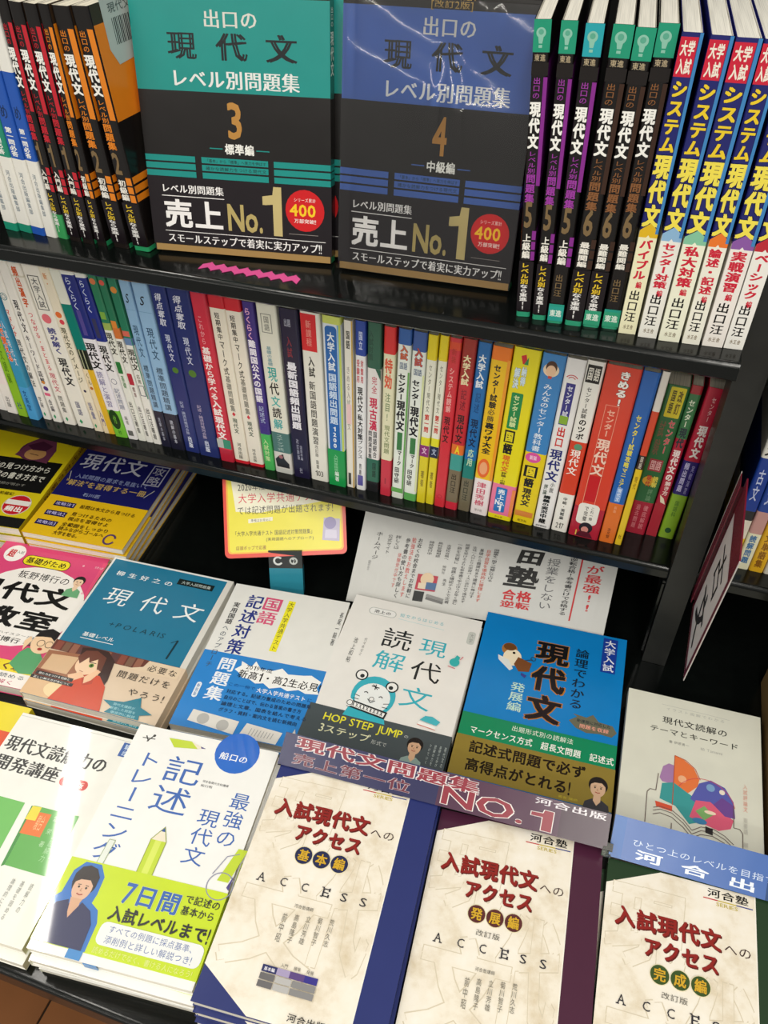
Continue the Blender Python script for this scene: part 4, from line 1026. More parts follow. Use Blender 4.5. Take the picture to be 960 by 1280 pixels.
for key, (base, bands, its, lab) in SP.items():
    x, y, w_, h_, le = MID[key]
    spine_book(x, y, Z2, w_, h_, le, 0, lab, MIDG, base, bands, its, depth=.148 if h_ > .2 else .128, tone='#d9d2bd' if key[1:] in ('28', '29', '30', '31', '32') else '#e4ddc8')

# ---------------------------------------------------------------- neighbouring bay at the right
NB = [(.1275, .0135, .200, 0, '#1d3f96', [(0, 30, '#e6e4dc'), (62, 68, '#2b2d30'), (68, 80, '#e4ddcc'), (80, 100, '#e8c22c')],
       [('t', 'シリーズ', 10, 4, 84, 29, '#2c2b2b', {'wt': .05}), ('t', '古文', 24, 36, 70, 56, '#c6d2ee'), ('f', 14, 82, 82, 96, 6, '#8a3a22'), ('t', '文法', 26, 84, 68, 95, '#8a3a22', {'wt': .03})], 'blue spine with yellow foot, first in the neighbouring bay'),
      (.1415, .0125, .205, 0, '#26499c', [(0, 32, '#e6e4dc'), (62, 76, '#c99a94'), (76, 100, '#ebe9c8')],
       [('t', 'ストーリー', 8, 4, 86, 31, '#26252a', {'wt': .05}), ('t', '古文', 24, 38, 70, 58, '#c6d2ee', {'wt': .03}), ('t', '読解問題', 22, 77, 74, 96, '#3d74a8', {'wt': .04})], 'blue spine with pale yellow foot and blue lettering, second in the neighbouring bay'),
      (.1545, .0135, .200, 0, '#e2b023', [(0, 40, '#e6e4dc'), (40, 62, '#2a57a6')],
       [('t', '古文解釈', 12, 5, 82, 38, '#26252a', {'wt': .05}), ('t', '古文単語集', 22, 68, 74, 97, '#8a5a14', {'wt': .04})], 'golden yellow spine behind the red-framed card, third in the neighbouring bay'),
      (.1685, .0150, .203, 0, '#d8d4c6', [], [('t', '漢文入門', 20, 10, 78, 60, '#4a3a2c', {'wt': .03})], 'cream spine, rightmost one showing in the neighbouring bay')]
for x, w_, h_, le, base, bands, its, lab in NB:
    spine_book(x, .660, Z2, w_, h_, le, 0, lab, 'books in the neighbouring bay', base, bands, its)

# ---------------------------------------------------------------- books lying on the display deck


def stack_under(top, tl, yawdeg, w, h, t, ztop, n, names, group, seed=0):
    """copies below the top book of a pile, each a little askew"""
    rnd = random.Random(seed)
    z = ztop - t
    for i in range(n):
        z -= t + .0004
        a = R(yawdeg + rnd.uniform(-1.3, 1.3))
        x = tl[0] + math.sin(R(yawdeg)) * h + rnd.uniform(-.003, .0025)
        y = tl[1] - math.cos(R(yawdeg)) * h + rnd.uniform(-.006, .001)
        dup(top, (x, y, z), (0, 0, a), names[i], group)


def portrait(cu, cv, r, hair, skin, coat, asp):
    """tiny printed head and shoulders"""
    q = asp
    return [('p', [(cu - r * 1.15, cv + 2.6 * r * q), (cu - r * .95, cv + 1.5 * r * q), (cu - r * .4, cv + 1.15 * r * q), (cu + r * .4, cv + 1.15 * r * q), (cu + r * .95, cv + 1.5 * r * q), (cu + r * 1.15, cv + 2.6 * r * q)], coat),
            ('p', [(cu - r * .28, cv + .8 * r * q), (cu + r * .28, cv + .8 * r * q), (cu + r * .3, cv + 1.3 * r * q), (cu, cv + 1.7 * r * q), (cu - r * .3, cv + 1.3 * r * q)], skin),
            ('e', cu, cv - .15 * r * q, r * .78, hair), ('e', cu, cv + .12 * r * q, r * .62, skin, r * .8 * q),
            ('p', [(cu - r * .66, cv - .1 * r * q), (cu - r * .5, cv - .72 * r * q), (cu + r * .1, cv - .9 * r * q), (cu + r * .66, cv - .5 * r * q), (cu + r * .66, cv - .05 * r * q), (cu + r * .3, cv - .4 * r * q), (cu - r * .3, cv - .35 * r * q)], hair),
            ('e', cu - r * .24, cv + .1 * r * q, r * .07, '#2a2020'), ('e', cu + r * .24, cv + .1 * r * q, r * .07, '#2a2020'),
            ('l', [(cu - r * .36, cv - .03 * r * q), (cu - r * .14, cv - .05 * r * q)], .25 * r / 6, '#2a2020'), ('l', [(cu + r * .14, cv - .05 * r * q), (cu + r * .36, cv - .03 * r * q)], .25 * r / 6, '#2a2020'),
            ('l', [(cu, cv + .15 * r * q), (cu - r * .07, cv + .32 * r * q), (cu + r * .05, cv + .33 * r * q)], .04 * r, '#b5805f'),
            ('l', [(cu - r * .2, cv + .5 * r * q), (cu, cv + .56 * r * q), (cu + r * .2, cv + .5 * r * q)], .07 * r, '#a8483c')]


# --- front row, 1: white book with the green books drawn on it
its = [('l', [(0, 1.6), (97, 1.6)], .4, '#c9c8bf'),
       ('h', '現代文読解力の', 2, 12, 89, 21, '#22211f', {'wt': .03, 'serif': True}), ('h', '開発講座', 3, 22.5, 58, 31, '#22211f', {'wt': .03, 'serif': True}),
       ('rr', 60, 26, 83, 31, '#d23a32', 4), ('h', '新装版', 63, 27, 80, 30.2, '#f8e7dc', {'wt': .03}),
       ('p', [(0, 71), (48, 71), (45, 43), (0, 43)], '#6fbf5a'), ('p', [(0, 70), (18, 70), (16, 44), (0, 44)], '#86cc72'),
       ('p', [(57, 71), (92, 71), (89, 42.5), (54, 43)], '#5eae4c'), ('p', [(54, 43), (57, 71), (55, 72), (51, 43.5)], '#3f8f3a'),
       ('p', [(54, 56.5), (70, 56), (69, 45), (53, 45.6)], '#ea7424'), ('p', [(52, 50), (60, 49.6), (59, 43), (52, 43.4)], '#ecdb3a'),
       ('h', '駿台', 61, 46, 67, 54, '#f6c48a', {'vert': True} if 0 else {}), ('v', '霜 栄 著', 72, 45, 76, 60, '#bfe3b4'), ('v', '現代文読解力', 78, 45, 82, 66, '#a5d69a'),
       ('v', 'の開発講座', 84, 45, 88, 64, '#a5d69a'), ('v', '読解力の', 82, 75, 85, 88, '#9a9c98'), ('v', '基礎を固める', 75, 75, 78, 92, '#9a9c98'), ('v', '論理的に読む', 68, 75, 71, 92, '#9a9c98'),
       ('r', 92, 2.5, 100, 10, '#1f57a8'), ('v', '駿台', 94, 3, 98, 9.5, '#cfe0f4', {'wt': .03}),
       ('h', '駿台文庫', 30, 95, 60, 97.5, '#8a8a84')]
wb = face_book('face_up_book', (-.523, .343, -.745), 3.5, .130, .205, .0115, '#f3f2ea', its, 'white face-up book with two green books drawn on it, leftmost in the front row',
               spine='right', spine_bands=((0, 12, '#2356a8'), (12, 100, '#cfc3a4')), spine_items=[('t', '現代文読解力の開発講座', 20, 14, 80, 80, '#5b5444')], kind='wrap')
stack_under(wb, (-.521, .340), 3.5, .130, .205, .0115, -.745, 1, ['white book underneath the face-up book that has two green books on its cover'], None, 3)

# --- front row, 2: white and lime book with blue lettering
SB = '#2f63b5'
its = [('l', [(8, 5), (11, 7.6)], .8, '#2a2622'), ('l', [(13, 4.6), (10, 7.8)], .8, '#2a2622'), ('l', [(6, 6.3), (15, 6)], .6, '#2a2622'), ('e', 13.4, 4.4, 1, '#2a2622'),
       ('v', 'トレーニング', 8, 12, 27, 63, SB, {'wt': .0}), ('v', '記述', 29, 11, 57, 39, SB, {'wt': .004}), ('v', '最強の', 80, 22, 94, 47, SB, {'wt': -.004}), ('v', '現代文', 64, 32, 79, 57, SB, {'wt': -.004}),
       ('e', 73, 4.5, 15, '#1568cc'), ('h', '船口の', 62, 5, 82, 9, '#f4f8fc', {'wt': .03}),
       ('h', '河合塾現代文科講師', 58, 20, 76, 21.3, '#3d3d40'), ('h', '船口明', 58, 22, 66, 23.3, '#3d3d40'),
       # pencils
       ('p', [(42, 64), (52, 64), (52, 50), (42, 50)], '#c3d92b'), ('p', [(45, 64), (49, 64), (49, 50), (45, 50)], '#d9e85e'), ('p', [(42, 50), (52, 50), (47.5, 44)], '#f0e6cf'), ('p', [(45.9, 46), (49, 46), (47.5, 43.6)], '#27509c'), ('l', [(42, 64), (42, 50), (47.5, 44), (52, 50), (52, 64)], .5, '#8fa02a'),
       ('p', [(24, 4), (30, 8), (46, 6.5), (40, 3.5)], '#c3d92b'), ('p', [(46, 6.5), (40, 3.5), (50, 5.6)], '#f0e6cf'), ('p', [(48.4, 6), (47.4, 5), (51.4, 5.6)], '#4a3f86'),
       ('p', [(91, 60), (97, 46), (103, 46), (98, 60)], '#c3d92b'), ('ring', 94, 62, 8, .6, '#8d8fa6'), ('l', [(87, 58), (92, 50), (99, 48)], .5, '#8d8fa6'), ('p', [(98, 62), (100, 57), (100, 63)], '#4a3f86'),
       ('p', [(16, 64), (20, 64), (21, 54), (17, 54)], '#e6ece2'), ('l', [(16, 64), (17, 54), (21, 54), (20, 64)], .4, '#9ab083')]
bits = [('p', [(1, 96.6), (1, 80), (4, 78), (5, 69), (10, 64.8), (20, 64.6), (25, 69), (25.4, 76), (24.6, 79.4), (30, 81.4), (33, 86), (33.4, 96.6)], '#2f74c4')] + portrait(15, 74, 9.6, '#2b211f', '#e2b698', '#23254a', .144 / .214) + \
    [('p', [(1.1, 96.6), (1.4, 86), (4, 82), (10.5, 80), (14.6, 86.5), (19, 80), (26, 82.4), (30, 87), (31, 96.6)], '#262a56'), ('p', [(11, 79), (18.4, 79), (16, 84.5), (14.6, 86.6), (13, 84.5)], '#d9a987'), ('p', [(7.4, 74), (7.2, 70), (9.6, 67), (14, 65.8), (19, 66.6), (22.4, 69.6), (22.4, 74), (21, 72), (19.4, 69.8), (15, 70.4), (10.6, 70), (8.8, 72)], '#2b211f'),
     ('h', '7日間', 40, 68, 76, 77, SB, {'wt': .04, 'oc': '#e4ef8a', 'ow': .03}), ('h', 'で記述の', 77, 67.6, 99, 71.4, '#22221f', {'wt': .03}), ('h', '基本から', 77, 72, 98, 75.8, '#22221f', {'wt': .03}),
     ('h', '入試レベルまで!', 37, 77.8, 99, 84, '#1b1b19', {'wt': .045}),
     ('rr', 36, 84.4, 99, 93, '#eef0ee', 4), ('h', 'すべての例題に採点基準、', 41, 85.2, 95, 88.3, '#5d72a8', {'wt': .01}), ('h', '添削例と詳しい解説つき!', 41, 89, 94, 92.2, '#5d72a8', {'wt': .01}),
     ('h', '読めるだけでなく、書ける人になろう!', 37, 93.6, 97, 96.3, '#ecf29a', {'wt': .01})]
sk = face_book('face_up_book', (-.386, .357, -.720), 5.5, .144, .214, .0098, '#f4f4f0', its, 'white face-up book with blue lettering and a lime paper band, topmost of its pile', spine='left',
               band=(64, 96.8, '#c9e00e'), band_items=bits, spine_bands=((0, 100, '#eef0d8'),), group='pile of lime-banded books', kind='wrap')
bp2 = MB()
bp2.box((.050, -.0006, .0014), (.062, -.0001, .0094), ink('#1f7fc4'))
stack_under(sk, (-.386, .357), 5.5, .144, .214, .0098, -.720, 4, ['lime-banded book, second from the top of its pile', 'lime-banded book, third from the top of its pile', 'lime-banded book, fourth from the top of its pile', 'lime-banded book at the very bottom of its pile'], 'pile of lime-banded books', 8)
bp2.box((.034, .0002, .01035), (.047, .0078, .0104), ink('#1f7fc4'))
bp2.build('publisher_mark', sk)


# --- front row, 3-5: the parchment-covered series
def access(tl, yawdeg, w, h, t, main, roundc, chars, kai, label, group, n, names, edge):
    pm = parchment()
    its = [('p', [(0, 87 if not kai else 100), (30, 99.7), (82.5, 99.7), (82.5, .6), (30, .5), (0, 10)], pm),
           ('l', [(82.4, .5), (82.4, 99.7)], .6, '#f7f2e6')]
    # pale blind-stamped giant characters
    for ch, (a, b, c, d_) in (('現', (2, 6, 46, 40)), ('代', (46, 34, 81, 80)), ('文', (4, 48, 56, 86))):
        its += [('h', ch, a, b, c, d_, '#d9ceb6', {'wt': .078, 'slant': .06}), ('h', ch, a, b, c, d_, pm, {'wt': .062, 'slant': .06})]
    its += [('r', 82.7, 0, 100, 100, main),
            ('h', '河合塾', 56, 1.4, 79, 5.2, '#1d1c1c', {'wt': .03, 'drop': 0}), ('r', 54, 5.7, 62, 6.1, '#c43238'), ('r', 62, 5.7, 72, 6.1, '#c9b43a'), ('r', 72, 5.7, 81, 6.1, '#2f3f8c'), ('h', 'SERIES', 61, 6.5, 73, 8.1, '#c2b04c', {'wt': .02}),
            ('h', '入試現代文', 6.6, 17.6, 64.6, 26, '#5f1712', {'wt': .05}), ('h', '入試現代文', 6, 17.2, 64, 25.6, '#8f211c', {'wt': .045}), ('h', 'への', 65, 21, 80, 25.6, '#3a1f1c', {'wt': .01}),
            ('h', 'アクセス', 22.6, 27, 63.6, 34.8, '#5f1712', {'wt': .05}), ('h', 'アクセス', 22, 26.6, 63, 34.4, '#8f211c', {'wt': .045})]
    for i, ch in enumerate(chars):
        cu = 32 + 10.6 * i
        its += [('e', cu, 39.5, 5.4, '#e6dcb8'), ('e', cu, 39.5, 5.0, roundc), ('h', ch, cu - 3.4, 37, cu + 3.4, 42, '#d2a72c', {'wt': .04, 'oc': '#3a2a14', 'ow': .03})]
    for ch, cu in zip('ACCESS', (13, 26, 38.5, 50.5, 61, 72)):
        its += [('h', ch, cu - 2.2, 49.7, cu + 2.2, 53.4, '#2c2b33', {'wt': .005, 'slant': .0})]
        s_ = {'A': ((cu - 2.6, cu - .9), (cu + .9, cu + 2.6)), 'E': ((cu - 2.6, cu - 1.2),), 'C': (), 'S': ()}[ch]
        for a, b in s_:
            its.append(('r', a, 53.1, b, 53.5, '#2c2b33'))
        if ch == 'E':
            its += [('r', cu + 1.4, 49.7, cu + 2.3, 51, '#2c2b33'), ('r', cu + 1.4, 52.2, cu + 2.3, 53.4, '#2c2b33'), ('r', cu - 2.6, 49.6, cu - 1.2, 50, '#2c2b33')]
    if kai:
        its.append(('h', '改訂版', 33, 45, 47, 47.6, '#6a675f'))
    its += [('h', '河合塾講師', 36, 58.4, 47, 60, '#6a665c')]
    for i, nm in enumerate(('荒川久志', '菊川智子', '立川芳雄', '高島隆子', '前中昭')):
        its.append(('v', nm, 57 - 6.4 * i, 60.6 + .5 * i, 60 - 6.4 * i, 71 + .7 * i, '#7a766a', {'wt': .01}))
    if not kai:
        its += [('r', 30, 82, 38, 84.4, '#2b2f63'), ('h', '基本編', 31, 82.5, 37, 84, '#eceaf2', {'wt': .03}), ('r', 38, 82, 45, 84.4, '#a89cc0'), ('r', 45, 82, 53, 84.4, '#5d4683'), ('r', 53, 82, 60, 84.4, '#39348c')]
        for r_ in range(2):
            its += [('r', 30, 84.8 + 2.6 * r_, 38, 87 + 2.6 * r_, '#6d6b6c'), ('r', 38.4, 84.8 + 2.6 * r_, 47, 87 + 2.6 * r_, '#b9b8b6'), ('r', 47.4, 84.8 + 2.6 * r_, 60, 87 + 2.6 * r_, '#8b8a8a')]
        for i, q in enumerate(('入門', '標準', '発展')):
            its.append(('h', q, 39 + 7 * i, 80, 43 + 7 * i, 81.6, '#6f6a62'))
    its.append(('h', '河合出版', 50, 95, 70, 98, '#2c2b2b', {'wt': .02}))
    b = face_book('face_up_book', tl, yawdeg, w, h, t, main, its, label, group, spine='right', base_edge=main, spine_col=edge, kind='gloss')
    z = tl[2]
    stack_under(b, (tl[0] + .001, tl[1] - .002), yawdeg, w, h, t, z, n, names, group, int(abs(tl[0]) * 1e4))
    return b


access((-.2345, .364, -.715), 4.2, .152, .214, .0107, '#2a3470', '#23294f', '基本編', False, 'parchment-patterned face-up book with navy edge and navy title discs, topmost of its pile', 'pile of navy-edged parchment books', 4,
       ['navy-edged parchment book, second from the top of its pile', 'navy-edged parchment book, third from the top of its pile', 'navy-edged parchment book, fourth from the top of its pile', 'navy-edged parchment book at the bottom of its pile'], '#26306a')
access((-.0790, .3675, -.725), 4.5, .145, .214, .0108, '#4a2138', '#5a2a2a', '発展編', True, 'parchment-patterned face-up book with purple edge and brown title discs, topmost of its pile', 'pile of purple-edged parchment books', 3,
       ['purple-edged parchment book, second from the top of its pile', 'purple-edged parchment book, third from the top of its pile', 'purple-edged parchment book at the bottom of its pile'], '#45203a')
access((.0715, .3695, -.725), 2.7, .147, .214, .0108, '#243c24', '#3a5224', '完成編', True, 'parchment-patterned face-up book with dark green edge and green title discs, topmost of its pile', 'pile of green-edged parchment books', 3,
       ['green-edged parchment book, second from the top of its pile', 'green-edged parchment book, third from the top of its pile', 'green-edged parchment book at the bottom of its pile'], '#223822')

# --- back row, 1: pink classroom book
PKc = '#dd4b7c'
A_ = .145 / .2
its = [('p', [(101, 4), (101, 40), (99, 40), (97, 4)], '#e8557f'),
       ('e', 55, 46, 50, '#f6f2ec', 30), ('e', 16, 9, 9.5, '#f8f5f1'), ('h', '超', 10, 5.6, 17, 12.6, '#c9222e', {'wt': .05}), ('h', '入試', 17, 6, 24, 9, '#38322f'),
       ('rr', 27, 8, 71, 16.4, '#2c2a1a', 8), ('rr', 27.6, 8.4, 70.4, 16, '#f0e02c', 7.6), ('h', '基礎がため', 30, 9.4, 68, 15, '#1d1b19', {'wt': .035}),
       ('h', '板野博行の', 32, 20.4, 80, 27, '#1f1c1c', {'wt': .015}), ('h', '現代文', -6, 29, 94, 45, '#191817', {'wt': .045}), ('h', '教室', 24, 48, 92, 63.5, '#191817', {'wt': .05}),
       ('h', '東進ハイスクール講師', 40, 66, 90, 68, '#55514e'), ('h', '板野博行 著', 38, 69, 84, 73, '#35312f', {'wt': .02})]
its += portrait(87, 22, 6.5, '#241f1e', '#f0cfae', '#6fae7e', A_)
its += [('e', 8, 30, 1, '#f4b6c8'), ('e', 82, 9.5, 1, '#f4b6c8'), ('e', 96, 30, 1.1, '#f4b6c8'), ('h', '大学入試', 92, 8, 100, 10, '#f6dbe4'),
        ('r', 0, 84, 100, 91, '#efd92a'), ('h', '公式でらくらく理解', 16, 85, 98, 90.2, '#6a3a1c', {'wt': .04}),
        ('r', 0, 91, 100, 100, '#f6efe8'), ('h', '知識ゼロから読める', 30, 92, 96, 95, '#55606a', {'wt': .02}), ('h', '図解と公式で解く', 30, 96, 90, 99, '#c2506a', {'wt': .02})]
# cartoon teacher at the lower right
its += [('p', [(76, 86), (78, 78), (82, 74), (92, 74), (100, 80), (100, 90), (88, 91)], '#57a26a'), ('e', 92, 69, 10, '#f2cfa8', 7.6), ('p', [(82, 66), (84, 61), (92, 58.6), (100, 60.5), (100, 67), (95, 64.5), (88, 65)], '#1f1b1b'),
        ('ring', 90, 69.5, 3, .5, '#2a2626'), ('ring', 97, 69.5, 3, .5, '#2a2626'), ('e', 92, 73.4, 2, '#a83a34', 1), ('p', [(76, 70), (79, 66), (82, 69), (79, 76)], '#f2cfa8')]
pk_ = face_book('face_up_book', (-.709, .558, -.755), 5, .145, .2, .0146, PKc, its, 'pink face-up book with a white oval and heavy black title beside the teal book', spine='left', spine_col='#e0607f')
ob = face_book('face_up_book', (-.664, .345, -.7555), 4, .140, .12, .0140, '#ee7a1c', [('r', 0, 0, 100, 26, '#ecd920'), ('r', 60, 26, 100, 60, '#e04f1e'), ('p', [(0, 30), (40, 26), (80, 60), (70, 80), (0, 90)], '#f09022'), ('r', 0, 80, 100, 100, '#e9d21e'), ('h', '現代文', 10, 84, 80, 97, '#2c2114', {'wt': .04})],
               'orange and yellow face-up book half hidden beyond the white book at the left end', spine='right', spine_col='#e9d21e')

# --- back row, 2: teal book with the illustrated paper band
q = .158 / .205
its = [('r', 0, 0, 100, 1.2, '#e9eae6'), ('r', 0, 0, 1.6, 100, '#e9eae6'), ('r', 95.4, 0, 100, 100, '#dcdad2'),
       ('h', '柳生好之の', 8, 8.5, 58, 14, '#eef4f4', {'wt': .02, 'gap': .3, 'drop': 0}), ('r', 59, 6, 88, 10.4, '#10201f'), ('h', '大学入試問題集', 62, 7, 86, 9.6, '#c9d6d2', {'wt': .01}),
       ('h', '現', 12, 21, 33, 35, '#f0f6f6', {'wt': .012, 'slant': .12}), ('h', '代', 41, 21, 62, 35, '#f0f6f6', {'wt': .012, 'slant': .12}), ('h', '文', 70, 21, 91, 35, '#f0f6f6', {'wt': .012, 'slant': .12}),
       ('h', '+POLARIS', 28, 44.5, 74, 49.6, '#17414e', {'wt': -.004, 'slant': .15, 'gap': .3}), ('l', [(80, 50.5), (84, 48)], .5, '#12323c'), ('l', [(84, 48), (83, 61)], 1.4, '#12323c'),
       ('h', '基礎レベル', 15, 55.4, 40, 58.6, '#eef4f4', {'wt': .02}), ('r', 15, 59.6, 41, 60, '#eef4f4')]
bits = [('r', 0, 64.4, 96, 71, '#6a3a30')]
for i in range(11):
    bits.append(('r', 2 + 6.2 * i, 64.8, 7 + 6.2 * i, 70.8, ('#8a4a3c', '#7a5a48', '#94604c', '#5c3a3a')[i % 4]))
bits += [('p', [(60, 72), (98, 72), (98, 64.6), (73, 64.6), (71, 69)], '#e3cdb0'), ('p', [(0, 72), (30, 70), (28, 90), (0, 90)], '#a0694a'), ('p', [(4, 74), (24, 72.5), (23, 84), (3, 84)], '#d8b48c'), ('p', [(0, 84), (34, 87), (34, 90), (0, 88)], '#7a3a26'),
         ('p', [(0, 90), (34, 89), (46, 97), (46, 100), (0, 100)], '#e0b98c'), ('e', 24, 94, 10, '#f0d6a4', 5),
         # seated reader: hair, face, coat
         ('p', [(22, 66), (30, 64.6), (42, 65), (50, 70), (53, 82), (52, 92), (46, 90), (44, 78), (38, 70), (24, 72)], '#3a221d'), ('p', [(21, 100), (25, 90), (34, 81), (46, 80.4), (54, 86), (60, 100)], '#cf4520'),
         ('p', [(33, 82), (42, 80), (44, 86), (38, 88)], '#b83a1a'), ('e', 33, 75.5, 8.6, '#f3cfab', 6.6), ('p', [(23, 72), (26, 67.4), (34, 66), (43, 69), (45, 78), (41, 77), (38, 71), (33, 74), (31, 71), (27, 76)], '#6b3b2c'),
         ('e', 36, 75.6, 1.8, '#5f8a2c', 1.3), ('e', 36, 75.6, .8, '#1d2a14', .8), ('l', [(33.4, 73.8), (38.4, 73.8)], .5, '#2a1a16'), ('l', [(30, 80), (33, 80.4)], .4, '#a04030'),
         ('p', [(36, 83), (42, 77), (45, 78), (42, 84), (38, 87)], '#f0c49c'), ('p', [(24, 84), (32, 80.6), (36, 83), (28, 88)], '#f0c49c'),
         ('r', 2, 85.6, 30, 87.8, '#141414'), ('h', '読む力をつける12題と', 4, 86, 28, 87.5, '#e9e6df', {'wt': .02}), ('r', 0, 88.4, 32, 90.4, '#141414'), ('h', '正しい解き方が身につく', 2, 88.7, 30, 90.1, '#e9e6df', {'wt': .02}),
         ('h', '必要な', 74, 66.4, 97, 71.4, '#2f2a28', {'wt': .008, 'gap': .12}), ('h', '問題だけを', 56, 73.6, 97, 79, '#2f2a28', {'wt': .008, 'gap': .12}), ('h', 'やろう!', 70, 82.4, 97, 87.6, '#2f2a28', {'wt': .008, 'gap': .12}),
         ('p', [(63, 99.6), (66, 96), (58, 93), (72, 91.6), (82, 87), (85, 92.4), (95, 95), (87, 97), (88, 99.6)], '#1f7c90'), ('h', '現代文講師が', 66, 93, 82, 94.8, '#a8dbe2'), ('h', '厳選した問題を', 65, 95.3, 84, 97.1, '#a8dbe2'), ('h', '徹底的に解説', 67, 97.6, 85, 99.4, '#a8dbe2')]
pol = face_book('face_up_book', (-.553, .568, -.745), 3, .158, .205, .0120, '#23789a', its, 'teal face-up book with a paper band showing a girl in a red coat', spine='right', spine_col='#d6d4cc', base_edge='#e4e4de',
                band=(64.4, 99.8, '#dfc9ae'), band_items=bits, group='pile of teal books')
dup(pol, (-.553 + math.sin(R(3)) * .205 + .001, .568 - math.cos(R(3)) * .205 - .001, -.745 - .0246), (0, 0, R(2.2)), 'teal book underneath the one with the reading-girl band', 'pile of teal books')

# --- back row, 3: white book with blue lower half
NVY = '#2b3a86'
its = [('r', 0, 50.5, 100, 100, '#2f86d2'),
       ('v', '記述対策', 15, 6, 30, 51, NVY, {'wt': .035}), ('v', '問題集', 15, 53, 30, 82, '#f2f6fb', {'wt': .035}), ('v', '国語', 29, 6, 46, 27, '#d9567e', {'wt': .03}), ('f', 30.4, 6.6, 45, 16, .9, '#d9567e'),
       ('r', 50, 6.5, 56, 44, '#f2e92c'), ('v', '大学入学共通テスト', 50.6, 7, 55.4, 43.5, '#2a2a30', {'wt': .01}),
       ('v', '実用国語', 5.6, 14, 11.6, 31, '#2a2a2c', {'wt': .03}), ('v', 'へのアプローチ', 5.6, 31.5, 11.4, 62, '#4c5868', {'wt': .008}),
       ('v', '長尾一毅著', 95, 8, 98.4, 33, '#3b3b3e', {'wt': .01}),
       ('rr', 6.4, 72, 10.6, 82, '#eaf1f8', 2), ('v', '新装版', 7.2, 73, 9.8, 81, '#3a6fae', {'wt': .02})]
cl = [(30, 60), (34, 57), (33, 54), (42, 56.6), (44, 52.5), (50, 57), (60, 56.4), (66, 54), (72, 57), (84, 56), (90, 55), (99, 58), (97, 62), (100, 66), (90, 67), (84, 65.5), (76, 67.5), (70, 66), (62, 68), (56, 65.5), (50, 66.6), (44, 64.5), (38, 64.5), (35, 62)]
its += [('p', [(a, b) for a, b in cl[::-1]], '#f6f7f4'), ('h', '2019年度', 38, 55.4, 60, 58.6, '#22201e', {'wt': .01}), ('h', '新高1・高2生必見!', 34, 59, 100, 65, '#1c1a19', {'wt': .02, 'slant': .05}),
        ('h', 'この一冊で', 30, 68.6, 52, 71, '#1c4f8e'), ('h', '大学入学共通テスト', 53, 68.6, 92, 72, '#eef4fa', {'wt': .03}), ('h', 'に', 93, 69, 97, 72, '#1c4f8e')]
for i, s_ in enumerate(('対応する。記述力養成のための問題集', '自分のことばで、伝わる答案の書き方', '論理と文章、図表を結んで考える', 'グラフ・資料・案内文を読む新傾向')):
    its.append(('h', s_, 31, 73 + 3.9 * i, 98 - 6 * (i % 2), 75.8 + 3.9 * i, '#20324c', {'wt': .02}))
its += [('p', [(12, 96), (49, 99), (50, 91), (13, 89)], '#e4e1da'), ('e', 23, 93.4, 4.6, '#b9b8b4'), ('e', 39, 95, 4.6, '#b9b8b4'), ('p', [(53, 99.6), (82, 99.8), (84, 92.6), (56, 91)], '#e6e3dc')]
for i in range(8):
    its.append(('l', [(60 + 2.4 * i, 97.6), (61 + 2.4 * i, 93.4 + .1 * i)], .5, '#a8a7a4'))
its += [('p', [(88, 99.8), (98, 99.8), (92, 89)], '#d9d7d0')]
kk = face_book('face_up_book', (-.391, .575, -.745), 5.5, .140, .197, .0120, '#e9e9e4', its, 'white face-up book with blue lower half and a hand-lettered white burst', spine='left', spine_col='#e3e2dc', group='pile of white and blue books')
dup(kk, (-.391 + math.sin(R(5.5)) * .197 - .001, .575 - math.cos(R(5.5)) * .197 - .001, -.745 - .0246), (0, 0, R(5)), 'book underneath the white and blue one with the hand-lettered burst', 'pile of white and blue books')

